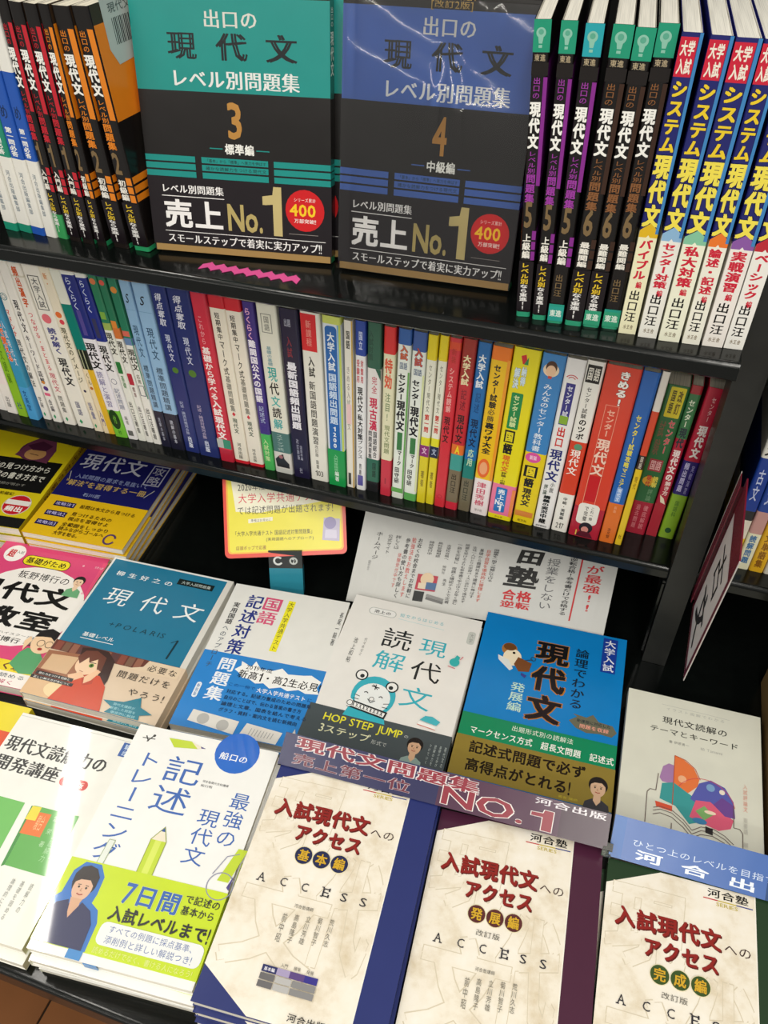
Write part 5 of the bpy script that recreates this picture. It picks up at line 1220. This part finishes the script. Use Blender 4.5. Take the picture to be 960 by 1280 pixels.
# --- back row, 4: white book with the turquoise bear drawing
TQ = '#3ab2c4'
BK2 = '#24282b'
its = [('rr', 14, 6.4, 35.6, 11.6, '#b9bcb8', 4), ('rr', 14.6, 6.8, 35, 11.2, '#efefec', 3.6), ('h', '池上の', 18, 7.6, 31.6, 10.4, BK2, {'wt': .03}), ('h', '短文からはじめる', 38, 6.4, 73, 9.6, '#64b9c6', {'wt': .01, 'gap': .15}),
       ('l', [(38, 11), (74, 12)], .3, '#b2d7dc'),
       ('h', '読', 30, 17.6, 55, 33, BK2, {'wt': .01}), ('h', '解', 30, 34, 55, 48, TQ, {'wt': .0}), ('h', '現', 59, 19.6, 81, 32, TQ, {'wt': .0}), ('h', '代', 58, 35, 82, 49.6, BK2, {'wt': .01}), ('h', '文', 57, 52.6, 81, 67.5, TQ, {'wt': .0}),
       ('v', '池上和裕', 11.4, 30, 15, 48, '#4b4c4c', {'wt': .01}), ('v', '代々木ゼミ', 19, 29, 21.4, 42, '#7c7c7c'), ('rr', 92, 9, 97.6, 18, '#c9ccc6', 2), ('v', '大学', 93.4, 10, 96.4, 17, '#8a8d88'),
       ('e', 40, 65, 15.6, TQ, 12.6), ('e', 27, 53.6, 4.6, BK2), ('e', 27, 53.6, 3.6, '#f2f2ef'), ('e', 27.6, 54.2, 1.6, BK2), ('e', 50.6, 57, 4.6, BK2), ('e', 50.6, 57, 3.6, '#f2f2ef'), ('e', 50, 57.6, 1.6, BK2),
       ('p', [(24, 80), (26, 74), (52, 76), (54, 80)], TQ), ('e', 40, 66.4, 12.4, '#eef2f1', 9.4), ('l', [(39.4, 57.6), (39.6, 61)], .8, BK2), ('l', [(36.6, 59), (42.4, 59.4)], .8, BK2), ('l', [(37.4, 58), (41.4, 60.6)], .6, BK2),
       ('l', [(33, 64), (34.4, 63.2), (35.8, 64)], .7, BK2), ('l', [(44, 65), (45.4, 64.2), (46.8, 65)], .7, BK2), ('l', [(37, 67.4), (39.6, 69.4), (42.4, 67.6)], .6, BK2), ('e', 39.6, 67, 1.6, '#f2f2ef'), ('ring', 39.6, 67, 1.6, .4, BK2),
       ('l', [(27, 66.4), (31, 67)], .5, BK2), ('l', [(27, 68.8), (31, 69)], .5, BK2), ('l', [(48.6, 68.4), (52.4, 67.6)], .5, BK2), ('l', [(48.4, 70.4), (52.4, 70.4)], .5, BK2),
       ('p', [(24.6, 74.6), (52.4, 77.2), (53.4, 72.8), (25.6, 70)], BK2), ('p', [(26.4, 73.8), (51.4, 76.2), (52, 73.6), (27, 71)], '#f0f1ee')]
for i in range(9):
    its += [('l', [(28 + 2.6 * i, 71.2 + .25 * i), (29.4 + 2.6 * i, 73.8 + .24 * i)], .4, BK2), ('l', [(29.4 + 2.6 * i, 71.3 + .25 * i), (28 + 2.6 * i, 73.7 + .24 * i)], .4, BK2)]
its += [('e', 26, 72.2, 2.2, '#f0f1ee', 2.4), ('ring', 26, 72.2, 2, .5, BK2),
        ('e', 88, 32.4, 3.6, '#38b4b4'), ('p', [(85, 34), (90, 33), (91, 28.4), (88.4, 27.4)], '#38b4b4'), ('l', [(84, 35.6), (89.6, 36.4)], .6, '#d8697a'), ('l', [(91.6, 30), (93, 27.6)], .6, '#d8697a'),
        ('p', [(76, 72.4), (88, 73.6), (90, 71), (84, 69), (79, 69.4)], '#49b7c4'), ('p', [(75, 75), (88, 76), (88, 74.4), (76, 73)], '#f6f6f2'), ('l', [(75, 75.2), (88, 76.2)], .5, '#d86a5a')]
DG = '#4a5356'
bits = [('h', 'HOP STEP JUMP', 12, 80.6, 68, 85.6, '#e9e23a', {'wt': .03}), ('h', 'の', 69, 82.4, 72.4, 84.6, '#c9cdc8'), ('h', '3ステップ', 12, 87.4, 48, 92.6, '#e9e9c0', {'wt': .03}), ('h', '形式で', 49, 89.6, 60, 92.4, '#c2c6c2')]
bits += portrait(78, 87.6, 7, '#241f1e', '#d9b08f', '#8fa6a0', .1505 / .2)
for i, s_ in enumerate(('現代文の', '基礎から学び', '読解の力を', 'つけていく')):
    bits.append(('v', s_, 97.4 - 3.4 * i, 84, 99 - 3.4 * i, 96, '#b9c4c2'))
dk = face_book('face_up_book', (-.249, .603, -.745), 2.2, .1505, .2, .0120, '#eceae5', its, 'white face-up book with a turquoise bear playing a recorder on it', spine='left', spine_col='#e3e2dc',
               band=(77.4, 99.6, DG), band_items=bits, group='pile of bear-cover books')
dup(dk, (-.249 + math.sin(R(2.2)) * .2 + .001, .603 - math.cos(R(2.2)) * .2 - .001, -.745 - .0246), (0, 0, R(2.8)), 'book underneath the one with the turquoise bear', 'pile of bear-cover books')

# --- back row, 5: bright blue book with the orange-edged black title
its = [('h', '現', 38.6, 11.4, 63, 26.6, '#b5772c', {'wt': .09}), ('h', '代', 38.6, 27.4, 63, 44.4, '#b5772c', {'wt': .09}), ('h', '文', 38.6, 45.4, 63, 62.4, '#b5772c', {'wt': .09}),
       ('h', '現', 39, 11.6, 62.6, 26.4, '#15161a', {'wt': .055}), ('h', '代', 39, 27.6, 62.6, 44.2, '#15161a', {'wt': .055}), ('h', '文', 39, 45.6, 62.6, 62.2, '#15161a', {'wt': .055}),
       ('v', '論理でわかる', 66, 12, 76, 50, '#10283a', {'wt': .03}), ('r', 84, 1.6, 94, 24, '#1d3f9c'), ('v', '大学入試', 85, 2.4, 93, 23.4, '#e8edf6', {'wt': .03, 'slant': -.06}),
       ('v', '発展編', 26.6, 41.6, 37, 59.4, '#bfe3d2', {'wt': .02}),
       ('p', [(68, 57), (73, 54), (70, 52.6), (79, 53.4), (83, 51), (87, 54.4), (96, 55), (99, 58.4), (96, 61.4), (88, 61), (80, 62), (73, 60.4)], '#6a6a58'), ('h', '新課程に対応した', 73, 54.8, 95, 56.9, '#1a2c3a', {'wt': .02}), ('h', '問題を収録', 75, 57.4, 94, 60, '#e8a08c', {'wt': .03}),
       # bird with a book
       ('e', 21, 22, 5.4, '#a8733c'), ('e', 24, 27, 6.4, '#f0e3c6', 5.4), ('p', [(28, 26), (38, 28.4), (37, 34), (30, 35), (26, 31)], '#7a4a28'), ('p', [(14, 27), (22, 29), (26, 34), (24, 35.6), (15, 30)], '#dfe4e2'), ('e', 21, 20.6, 4.4, '#6e4522', 2.4),
       ('e', 24.6, 24, 1, '#1d1a18'), ('l', [(33, 27.4), (38, 26)], .6, '#2c3c48'), ('ring', 38.4, 25.4, 1.6, .5, '#2c3c48'), ('p', [(32, 35.4), (36, 36.6), (35, 38.4), (32, 37)], '#3a3f8c'),
       ('r', 0, 65.4, 100, 78.2, '#13885c'), ('h', '出題形式別の読解法', 33, 67, 73, 70.4, '#e6efe2', {'wt': .012}), ('h', 'マークセンス方式　超長文問題　記述式', 7, 72.2, 99, 76.8, '#f1f4ec', {'wt': .03})]
bits = [('h', '記述式問題で必ず', 9, 80, 83, 87.2, '#20180f', {'wt': .04}), ('h', '高得点がとれる!', 9, 89.4, 75, 96.8, '#20180f', {'wt': .04}), ('h', '著者 講師', 68, 97.4, 80, 98.8, '#c2b13c', {'wt': .01})] + portrait(91, 89, 7.4, '#241f1d', '#d8b394', '#3b3a40', .156 / .21)
rn = face_book('face_up_book', (-.0965, .625, -.745), 2.8, .156, .21, .0120, '#0f7fc8', its, 'bright blue face-up book with brown-edged black title and a gold paper band', spine='right', spine_col='#0f6fb4',
               band=(78.2, 99.8, '#8d7a35'), band_items=bits, group='pile of bright blue books')
dup(rn, (-.0965 + math.sin(R(2.8)) * .21 + .001, .625 - math.cos(R(2.8)) * .21 - .001, -.745 - .0246), (0, 0, R(3.3)), 'blue book underneath the one with the gold paper band', 'pile of bright blue books')

# --- back row, 6: cream book with the multicoloured open-book drawing
LN = '#6b5a56'
its = [('l', [(26, 6), (60, 6.2), (77, 6.6)], .3, '#b9bab2'), ('h', 'イラスト図解でわかる', 29, 7, 74, 9.6, '#b2b4ac', {'gap': .2}), ('h', '現代文読解の', 27, 13.4, 76, 18.4, '#33332f', {'wt': .02}), ('h', 'テーマとキーワード', 18, 20.6, 84, 25, '#33332f', {'wt': .02}), ('h', '著 伊原勇一', 33, 28, 48, 30, '#8a8a84'), ('h', '絵 Tamami', 56, 28, 72, 30, '#b0b0aa'),
       ('p', [(38, 60), (38, 37), (45, 38.4), (52, 42), (56, 48), (55, 52), (50, 56), (44, 60)], '#e77a42'), ('p', [(28, 52), (30, 45), (34, 42.6), (38, 43), (38, 54), (30, 54)], '#a87fae'), ('p', [(29, 64), (30, 55), (38, 53), (48, 57), (56, 60), (62, 70), (50, 74), (40, 66)], '#3f9a9a'),
       ('p', [(50, 60), (56, 50), (64, 46.6), (74, 49), (80, 56), (81, 64), (76, 66), (64, 60), (56, 62)], '#5a5fae'), ('p', [(50, 70), (54, 60), (64, 59), (72, 63), (80, 66), (78, 71), (70, 73.6), (60, 72)], '#dc5f7c'), ('p', [(66, 60), (72, 55), (80, 58), (81, 65), (74, 65)], '#6f4a92'), ('p', [(54, 66), (60, 62), (66, 66), (60, 70)], '#7fae6a'),
       ('e', 64, 51, 3, '#7fa6cf'), ('e', 72, 52, 2, '#f0e4d2'), ('e', 44, 50, 3, '#f0b48a'), ('p', [(26, 66), (38, 66.6), (38, 69.6), (27, 69)], '#e0583c'), ('e', 64, 65, 4, '#f0d9c0', 1), ('e', 57, 71, 5, '#3f7fae', 1.6),
       ('ring', 60, 62, 21, .4, '#d24a58', 15, 10, 150), ('l', [(38, 66), (38, 37), (46, 38.4), (53, 42.4), (56.6, 48)], .5, '#c2542f'),
       ('l', [(25, 70), (30, 68.4), (38, 69), (46, 72.6), (52, 77), (58, 74), (66, 73.4), (74, 75.6), (80, 79)], .5, LN), ('l', [(25, 71.6), (30, 70), (38, 70.6), (46, 74.4), (52, 79), (58, 76), (66, 75.2), (74, 77.4), (80, 80.8)], .5, LN), ('l', [(25, 73.6), (30, 72), (38, 72.8), (46, 76.6), (52, 81), (58, 78), (66, 77.4), (74, 79.4)], .5, LN),
       ('p', [(61, 73), (66, 73.6), (66, 77), (61, 76.4)], '#2a2426'), ('l', [(20, 84), (20, 62), (22, 60), (26, 60), (27, 50)], .5, LN), ('l', [(86, 92), (86, 72), (84, 70), (80, 70), (80, 58)], .5, LN), ('l', [(38, 76), (38, 86)], .5, LN), ('l', [(66, 80), (66, 92)], .5, LN), ('l', [(20, 80), (66, 90), (86, 92)], .5, LN),
       ('v', '入試評論文', 86.4, 44, 89.6, 60, '#e6a898', {'wt': .01}), ('v', '重要語', 86.4, 63, 89.6, 72, '#c9c6bc'), ('v', '解説', 86.4, 76, 89.6, 82, '#c9c6bc')]
th = face_book('face_up_book', (.069, .570, -.745), 2, .131, .186, .0120, '#dcdccd', its, 'cream face-up book with a multicoloured globe drawn over an open book', spine='left', spine_col='#d6d5c8', kind='matte', group='pile of cream globe-cover books')
dup(th, (.069 + math.sin(R(2)) * .186 + .0005, .570 - math.cos(R(2)) * .186 - .001, -.745 - .0246), (0, 0, R(1.6)), 'book underneath the cream one with the multicoloured globe', 'pile of cream globe-cover books')

# --- far row: yellow books under the middle shelf
its = [('r', 0, 0, 100, 64, '#1c1d5e'), ('h', '現代文', 4, 19, 72, 36.4, '#c9cad8', {'wt': .02}), ('f', 78, 22, 95, 42, 1.2, '#b9bac9'), ('h', '攻', 80, 23, 93, 32, '#b9bac9', {'wt': .01}), ('h', '略', 80, 32.4, 93, 41.4, '#b9bac9', {'wt': .01}),
       ('l', [(2, 40), (6, 48)], .6, '#c9c9c0'), ('l', [(94, 46), (88, 54)], .6, '#c9c9c0'), ('h', '入試問題の要求を見抜いて', 10, 41, 86, 46, '#9aa6cf', {'wt': .015}), ('h', '"解法"を習得する一冊', 4, 47.4, 88, 53.6, '#c2a45e', {'wt': .03}),
       ('h', '石川匠', 30, 58, 48, 61.6, '#a9b6d8', {'wt': .015}),
       ('r', 10, 69, 31, 73.6, '#231c4c'), ('r', 8, 78, 29, 82.6, '#231c4c'), ('r', 6, 87, 27, 91.6, '#231c4c')]
for i, v in enumerate((69.6, 78.6, 87.6)):
    its.append(('h', '攻略法' + '123'[i], 11 - 2 * i, v, 30 - 2 * i, v + 3.2, '#c9c2ee', {'wt': .02}))
for i, (s_, a, b, v) in enumerate((('設問は本文から見つける', 36, 92, 69), ('見つけるための', 33, 74, 76.4), ('視点を習得せよ', 33, 74, 80.8), ('全範囲をしっかり', 31, 78, 86), ('読みながらゴールへ', 31, 76, 90), ('大学を知る。', 29, 56, 94.2))):
    its.append(('h', s_, a, v, b, v + 3.8, '#3a2412', {'wt': .025}))
its += [('ring', 83, 94, 5, 1.8, '#5a3f6a', 4, 20, 340)]
nv = face_book('face_up_book', (-.6945, .758, -.730), 4.5, .139, .200, .0098, '#e9bd1b', its, 'navy and yellow face-up book with white title, lying under the middle shelf', spine='left', spine_col='#c89a12', base_edge='#c89a12', group='pile of navy and yellow books')
stack_under(nv, (-.6925, .757), 4.5, .139, .2, .0098, -.730, 3, ['navy and yellow book, second from the top of its pile under the middle shelf', 'navy and yellow book, third from the top of its pile under the middle shelf', 'navy and yellow book at the bottom of its pile under the middle shelf'], 'pile of navy and yellow books', 5)
its = [('r', 22, 36, 96, 67, '#171716'), ('r', 0, 36, 30, 67, '#171716'), ('h', '正解の見つけ方から', 18, 41, 90, 48, '#dfddd0', {'wt': .03}), ('h', '記述答案の書き方まで', 14, 50, 90, 57, '#dfddd0', {'wt': .03}), ('h', '現代文講師が明かす', 30, 60, 76, 63, '#8f8e85'),
       ('e', 60, 26, 17, '#5c2a44', 11), ('p', [(42, 33), (48, 18), (58, 10), (72, 12), (80, 24), (80, 38), (60, 36)], '#6d3750'), ('e', 62, 30, 11, '#c9965e', 6), ('p', [(48, 22), (60, 16), (74, 20), (70, 26), (56, 26)], '#4b2138'), ('l', [(56, 30), (66, 31)], .8, '#3a1a28'), ('h', '入試', 88, 14, 98, 18, '#5a4a14'),
       ('e', 82, 80, 13.4, '#d8d2c8'), ('e', 82, 80, 12.6, '#c4212c'), ('r', 70, 75.6, 94, 80, '#efe9e2'), ('h', '頻出', 73, 81, 91, 86.4, '#f6f1ea', {'wt': .05}), ('r', 40, 91, 100, 99.8, '#1c1b1a'), ('h', '八柏龍紀', 52, 69, 72, 72.4, '#4a3c10', {'wt': .02})]
a_ = R(7)
ye = face_book('face_up_book', (-.684 - .14 * math.cos(a_) - .2 * math.sin(a_), .561 - .14 * math.sin(a_) + .2 * math.cos(a_), -.730), 7, .14, .2, .0128, '#d9c61b', its, 'yellow face-up book with black band and red round seal under the middle shelf', spine='right', spine_col='#cdb41a', spine_items=[('t', '現代文の解法', 25, 12, 75, 70, '#6a3a1c', {'wt': .03})], group='pile of yellow books with black bands')
stack_under(ye, (-.684 - .14 * math.cos(a_) - .2 * math.sin(a_), .561 - .14 * math.sin(a_) + .2 * math.cos(a_)), 7, .14, .2, .0128, -.730, 2, ['yellow black-banded book, second from the top of its pile at the left edge', 'yellow black-banded book at the bottom of its pile at the left edge'], 'pile of yellow books with black bands', 6)

# --- plain kraft-brown book at the right edge
kb = face_book('face_up_book', (.2065, .640, -.735), 1.5, .13, .24, .0343, '#a98d5c', [], 'thick tan-brown book lying at the right edge beside the cream globe book', spine='left', spine_col='#8f7448', kind='matte')

# ---------------------------------------------------------------- paper display strips between the rows


def strip_sign(name, p0, p1, depth, dz, th, colours, items, label):
    """p0, p1: lower front corners (x, y, z); the strip slopes up and away by depth / dz"""
    a = math.atan2(p1[1] - p0[1], p1[0] - p0[0])
    L = math.hypot(p1[0] - p0[0], p1[1] - p0[1])
    sl = math.atan2(dz, depth)
    H = math.hypot(depth, dz)
    root = thing(name, p0, (0, 0, a), label, 'sign')
    mb = MB()
    for u0, u1, c in colours:
        x0, x1 = L * u0 / 100, L * u1 / 100
        for s0, s1 in ((0, th),):
            pts = [(0, 0), (H, 0), (H, th), (0, th)]
            pts = [(q[0] * math.cos(sl) - q[1] * math.sin(sl), q[0] * math.sin(sl) + q[1] * math.cos(sl)) for q in pts]
            mb.prism(pts, x0, x1, ink(c), lambda a_, b_, c_: (c_, a_, b_))
    mb.build('card', root)
    pg = Page(L, H, lambda u, v, k: (L * u / 100, H * (1 - v / 100) * math.cos(sl) - (th + LAY * k) * math.sin(sl), H * (1 - v / 100) * math.sin(sl) + (th + LAY * k) * math.cos(sl)))
    for it in items:
        draw(pg, it, False)
    pg.build('lettering', root)
    return root


CR = '#8e2a3a'
strip_sign('display_strip', (-.237, .3565, -.7135), (.0675, .3700, -.7135), .0270, .0130, .0008,
           [(0, 50, '#232452'), (50, 86, '#4a2440'), (86, 100, '#38182f')],
           [('h', '現代文問題集', 4, 2, 62, 44, CR, {'wt': .04, 'oc': '#d8cfd0', 'ow': .07}), ('h', 'NO.', 51, 34, 76, 92, CR, {'wt': .04, 'oc': '#e6dfdc', 'ow': .045}), ('h', '1', 76.5, 36, 85, 94, CR, {'wt': .06, 'oc': '#e6dfdc', 'ow': .045}),
            ('h', '売上第一位', 4, 52, 42, 90, '#6a2436', {'wt': .03, 'oc': '#b9a9b0', 'ow': .03}), ('h', '河合出版', 78, 3, 99, 24, '#d9d2d8', {'wt': .03})],
           'navy and purple display strip with outlined crimson lettering above the parchment books')
strip_sign('display_strip', (.0705, .3700, -.7225), (.2450, .3740, -.7225), .0300, .0190, .0008,
           [(0, 6, '#1d5ea8'), (6, 74, '#3a62a8'), (74, 100, '#123e72')],
           [('h', 'ひとつ上のレベルを目指す', 10, 44, 78, 62, '#c9d6ea', {'wt': .01}), ('h', '河', 12, 66, 26, 92, '#dfe6f0', {'wt': .04}), ('h', '合', 34, 66, 48, 92, '#dfe6f0', {'wt': .04}), ('h', '出', 56, 66, 70, 92, '#dfe6f0', {'wt': .04}), ('h', '版', 78, 66, 92, 92, '#dfe6f0', {'wt': .04})],
           'blue display strip with white lettering across the top of the green-edged parchment book')
mb = MB()
mb.box((-.004, -.004, 0), (.004, .004, .0015), CHROME)
mb.box((-.004, .0025, .0015), (.004, .004, .011), CHROME)
mb.box((-.004, -.003, .0095), (.004, .0025, .011), CHROME)
ck = mb.build('strip_clip', None)
ck.location = (.0685, .372, -.7225 + EYE)
tag(ck, 'small bright metal clip at the right end of the purple display strip', 'clip')

# ---------------------------------------------------------------- things standing behind the back row
# yellow card with red border, leaning back and turned
P0 = Vector((-.408, .587, -.720))
ang = math.atan2(.0502, .129)
sg = thing('shelf_card', P0, (R(90 - 45), 0, ang), 'yellow hand-lettered card with a red rounded border, propped below the middle shelf', 'sign')
cw, ch_ = .1445, .110
mb = MB()
rr = []
for cx, cy, a0 in ((cw - .006, ch_ - .006, 0), (.006, ch_ - .006, 90), (.006, .006, 180), (cw - .006, .006, 270)):
    for i in range(5):
        tt = R(a0 + 22.5 * i)
        rr.append((cx + .006 * math.cos(tt), cy + .006 * math.sin(tt)))
mb.prism(rr, 0, .001, ink('#e0412f'))
mb.build('card', sg)
pg = Page(cw, ch_, lambda u, v, k: (cw * u / 100, ch_ * (1 - v / 100), .001 + LAY * k))
for it in [('rr', 2.6, 2.6, 97.4, 95.6, '#f2b53a', 3), ('rr', 4, 4, 96, 94, '#e9de3c', 2.5), ('p', [(6, 6), (94, 6), (94, 40), (60, 46), (30, 52), (10, 50)], '#f0ecd2'),
           ('e', 18, 12, 6, '#9a86c4'), ('h', '新入試スタート', 26, 6, 74, 17, '#d8574a', {'wt': .03}),
           ('h', '2020年度、センター試験が', 12, 20, 82, 28, '#2a2826', {'wt': .005}), ('h', '大学入学共通テスト', 12, 30, 82, 42, '#d4354a', {'wt': .01}), ('h', 'へ', 83, 32, 90, 42, '#2a2826'),
           ('h', 'では記述問題が出題されます!', 11, 44, 90, 54, '#262422', {'wt': .008}), ('p', [(20, 63), (40, 61), (40, 57), (20, 58.6)], '#f0ecd2'), ('h', '準備はお早めに', 22, 58.4, 39, 62, '#55504a'),
           ('h', '「大学入学共通テスト 国語記述対策問題集」', 7, 71, 74, 77, '#3a3224', {'wt': .01}), ('h', '(実用国語へのアプローチ)', 34, 79, 73, 83, '#4a4232'), ('h', '店頭ポップで応援', 9, 87, 34, 92, '#8a4a2a'),
           ('p', [(80, 84), (94, 86), (95, 62), (82, 60)], '#b9b2cc'), ('e', 87, 66, 5, '#8a80b0'), ('p', [(82, 82), (92, 83), (92, 74), (83, 73)], '#cfcade')]:
    draw(pg, it, False)
pg.build('lettering', sg)

# teal carton with dark top that holds it
bx = thing('carton', (-.3555, .5885, ZD + .0005), (R(-20), 0, R(17)), 'narrow teal carton with a dark grey top and white ring mark, under the yellow card', 'carton')
mb = MB()
mb.box((0, .001, 0), (.040, .014, .037), ink('#2f8aa0'))
mb.box((0, .001, .037), (.040, .014, .060), ink('#3a3d3e'))
mb.build('box_body', bx)
pg = Page(.040, .060, lambda u, v, k: (.040 * u / 100, .001 - LAY * k, .060 * (1 - v / 100)))
for it in [('ring', 28, 22, 12, 6, '#e3e6e4', None, 40, 330), ('ring', 74, 22, 10, 5, '#c9cdca'), ('h', '2', 70, 16, 78, 28, '#d9dcda', {'wt': .04})]:
    draw(pg, it, False)
pg.build('box_printing', bx)

# large printed notice leaning back behind the row
nx = MB()
NLx, NRx = -.262, .0335
cornB = [Vector((NLx, .590, -.7665 + .023)), Vector((NRx, .622, -.7665 + .032))]
up_ = Vector((0, .72, .69)).normalized()
nt_ = thing('printed_notice', (0, 0, 0), label='large white vertical-text notice leaning behind the bear book and the bright blue book', cat='notice')
HH = .120


def npt(u, v, k):
    b = cornB[0].lerp(cornB[1], u / 100)
    b = b + Vector((0, .010, -.014))
    upv = Vector((0, .70, .70)).lerp(Vector((0, .80, .56)), u / 100).normalized()
    nrm = Vector((0, -upv.z, upv.y))
    q_ = b + upv * HH * (1 - v / 100) + nrm * (LAY * k)
    return (q_.x, q_.y, q_.z)


ppm = ink('#c9c9c5', 'matte')
NU, NV = 20, 2
for sgn, kk_ in ((1, 0), (-1, -20)):
    for i in range(NU):
        u0, u1 = 100 * i / NU, 100 * (i + 1) / NU
        q_ = [npt(u0, 100, kk_), npt(u1, 100, kk_), npt(u1, 0, kk_), npt(u0, 0, kk_)]
        nx.face(q_ if sgn > 0 else q_[::-1], ppm)
nx.build('sheet', nt_)
pg = Page(.2955, HH, npt, 'matte')
RDN = '#c2242c'
rows_ = [
    ('v', 'が最強!!', 88.5, 12, 95.5, 78, RDN, {'wt': .03}), ('r', 86.2, 4, 86.8, 92, RDN),
    ('v', '逆転合格!参考書だけで合格する', 81.8, 6, 85, 86, '#26262a', {'wt': .03}), ('v', '授業をしない', 73.6, 10, 79, 82, '#5c5c60', {'wt': .004}),
    ('h', '田', 62, 2, 72.5, 24, '#151414', {'wt': .07, 'slant': .1}), ('h', '塾', 59, 26, 72.5, 58, '#151414', {'wt': .05, 'slant': .08}), ('h', '合', 59.5, 60, 65, 76, RDN, {'wt': .04}), ('h', '格', 65, 60, 71, 76, RDN, {'wt': .04}), ('h', '逆転', 59.5, 76, 71, 86, RDN, {'wt': .04}),
    ('v', '問題集を一冊ずつ完璧に仕上げる', 52.8, 8, 55, 54, '#3b3b3e', {'wt': .02}), ('v', '自学自習を徹底的に管理します', 50, 10, 52, 84, '#c25a4a', {'wt': .02}),
    ('v', '生徒一人ひとりの学習ペースに合わせて進めます', 44.5, 8, 46.5, 88, '#3b3b3e', {'wt': .015}), ('v', '授業を受けるよりも参考書で学ぶほうが早く進む', 41.5, 6, 43.5, 92, '#3b3b3e', {'wt': .015}), ('v', '一冊を完璧に', 38.6, 6, 40.6, 36, '#3b3b3e', {'wt': .015}),
    ('v', '志望校合格へ', 34.5, 10, 36.4, 32, '#3b3b3e', {'wt': .015}), ('v', '無料受験相談', 31, 8, 33, 30, '#3b3b3e', {'wt': .015}), ('v', '随時受付中', 27.5, 8, 29.6, 28, '#3b3b3e', {'wt': .015}),
    ('v', 'お近くの校舎までお気軽に', 23, 6, 25, 92, '#3b3b3e', {'wt': .02}), ('v', '勉強法をお教えします', 20.6, 6, 22.4, 92, '#c86a66', {'wt': .02}), ('v', '参考書の使い方も詳しく', 18.2, 8, 20.2, 94, '#3b3b3e', {'wt': .02}),
    ('v', '基礎から難関校まで確実に伸ばす', 47.4, 10, 49.2, 80, '#3b3b3e', {'wt': .015}), ('v', '宿題と確認テストで定着', 38.4, 40, 40.4, 92, '#3b3b3e', {'wt': .015}), ('v', '校舎一覧はこちら', 34.6, 40, 36.4, 52, '#3b3b3e', {'wt': .015}), ('v', '体験受付中です', 16.4, 30, 18, 80, '#c86a66', {'wt': .015}),
    ('v', '詳しくは', 14, 6, 16.4, 26, '#4a4a4c'), ('v', '公式サイト', 11, 6, 13, 34, '#4a4a4c'), ('v', 'ホームページ', 6.2, 4, 9, 44, '#29292b', {'wt': .01}), ('v', '検索はこちら', 5.4, 46, 6.6, 60, '#7c7c7e'),
    ('r', 26, 56, 34, 78, '#b23a4a'), ('e', 30, 62, 2.6, '#d8c0a0'), ('r', 30, 66, 34, 76, '#4c6a92'), ('r', 27, 68, 30, 76, '#d8c8b0'), ('v', '先生', 36, 58, 37.6, 68, '#4a4a4c'),
    ('r', 26, 80, 30, 94, '#2a2c2c'), ('l', [(31, 84), (38, 88)], 1, '#8a8a88'), ('l', [(31, 88), (38, 92)], 1, '#6f6f6e')]
for it in rows_:
    if it[0] in 'hvr':
        it = it[:3] + (25 + .7 * it[3], it[4], 25 + .7 * it[5]) + it[6:] if it[0] != 'r' else ('r', it[1], 25 + .7 * it[2], it[3], 25 + .7 * it[4], it[5])
    elif it[0] == 'l':
        it = ('l', [(a, 25 + .7 * b) for a, b in it[1]], it[2], it[3])
    elif it[0] == 'e':
        it = ('e', it[1], 25 + .7 * it[2], it[3], it[4])
    draw(pg, it, False)
pg.build('printing', nt_)

# red-framed card hanging off the upright, at right angles to the shelves
gc = thing('section_card', (.112, .548, -.681), (.168, 0, 0), 'maroon-framed white section card with black brush characters, standing out from the upright', 'sign')
Hc, Lc = .203, .087


def cpt(u, v, k):
    return (-LAY * k - .0006, Lc * (1 - u / 100), Hc * (1 - v / 100))


mb = MB()
mb.box((-.0005, 0, 0), (.0008, Lc, Hc), ink('#6d1a2c'))
mb.box((-.0003, -.0012, -.001), (.0006, 0, Hc), ink('#c9c4c0'))
mb.box((-.0003, -.0012, -.0016), (.0006, Lc, 0), ink('#c9c4c0'))
mb.build('card', gc)
mb = MB()
mb.box((-.0046, Lc - .006, .012), (-.0040, Lc + .008, Hc - .004), ink('#7a2436'))
mb.box((-.0046, Lc + .008, .012), (-.0040, Lc + .0105, Hc - .004), ink('#cfcac2'))
mb.box((-.0046, Lc - .002, .012), (.0009, Lc - .0015, Hc - .010), ink('#5a1626'))
mb.build('back_card', gc)
pg = Page(Lc, Hc, cpt)
for it in [('r', 10, 18, 94, 95, '#d9cfcf'), ('r', 12, 20, 92, 93, '#e2dedb'), ('h', '古', 24, 24, 80, 52, '#1c1a1c', {'wt': .02}), ('h', '文', 22, 58, 80, 90, '#1c1a1c', {'wt': .04})]:
    draw(pg, it, False)
pg.build('lettering', gc)

bpy.data.objects.remove(_fo)
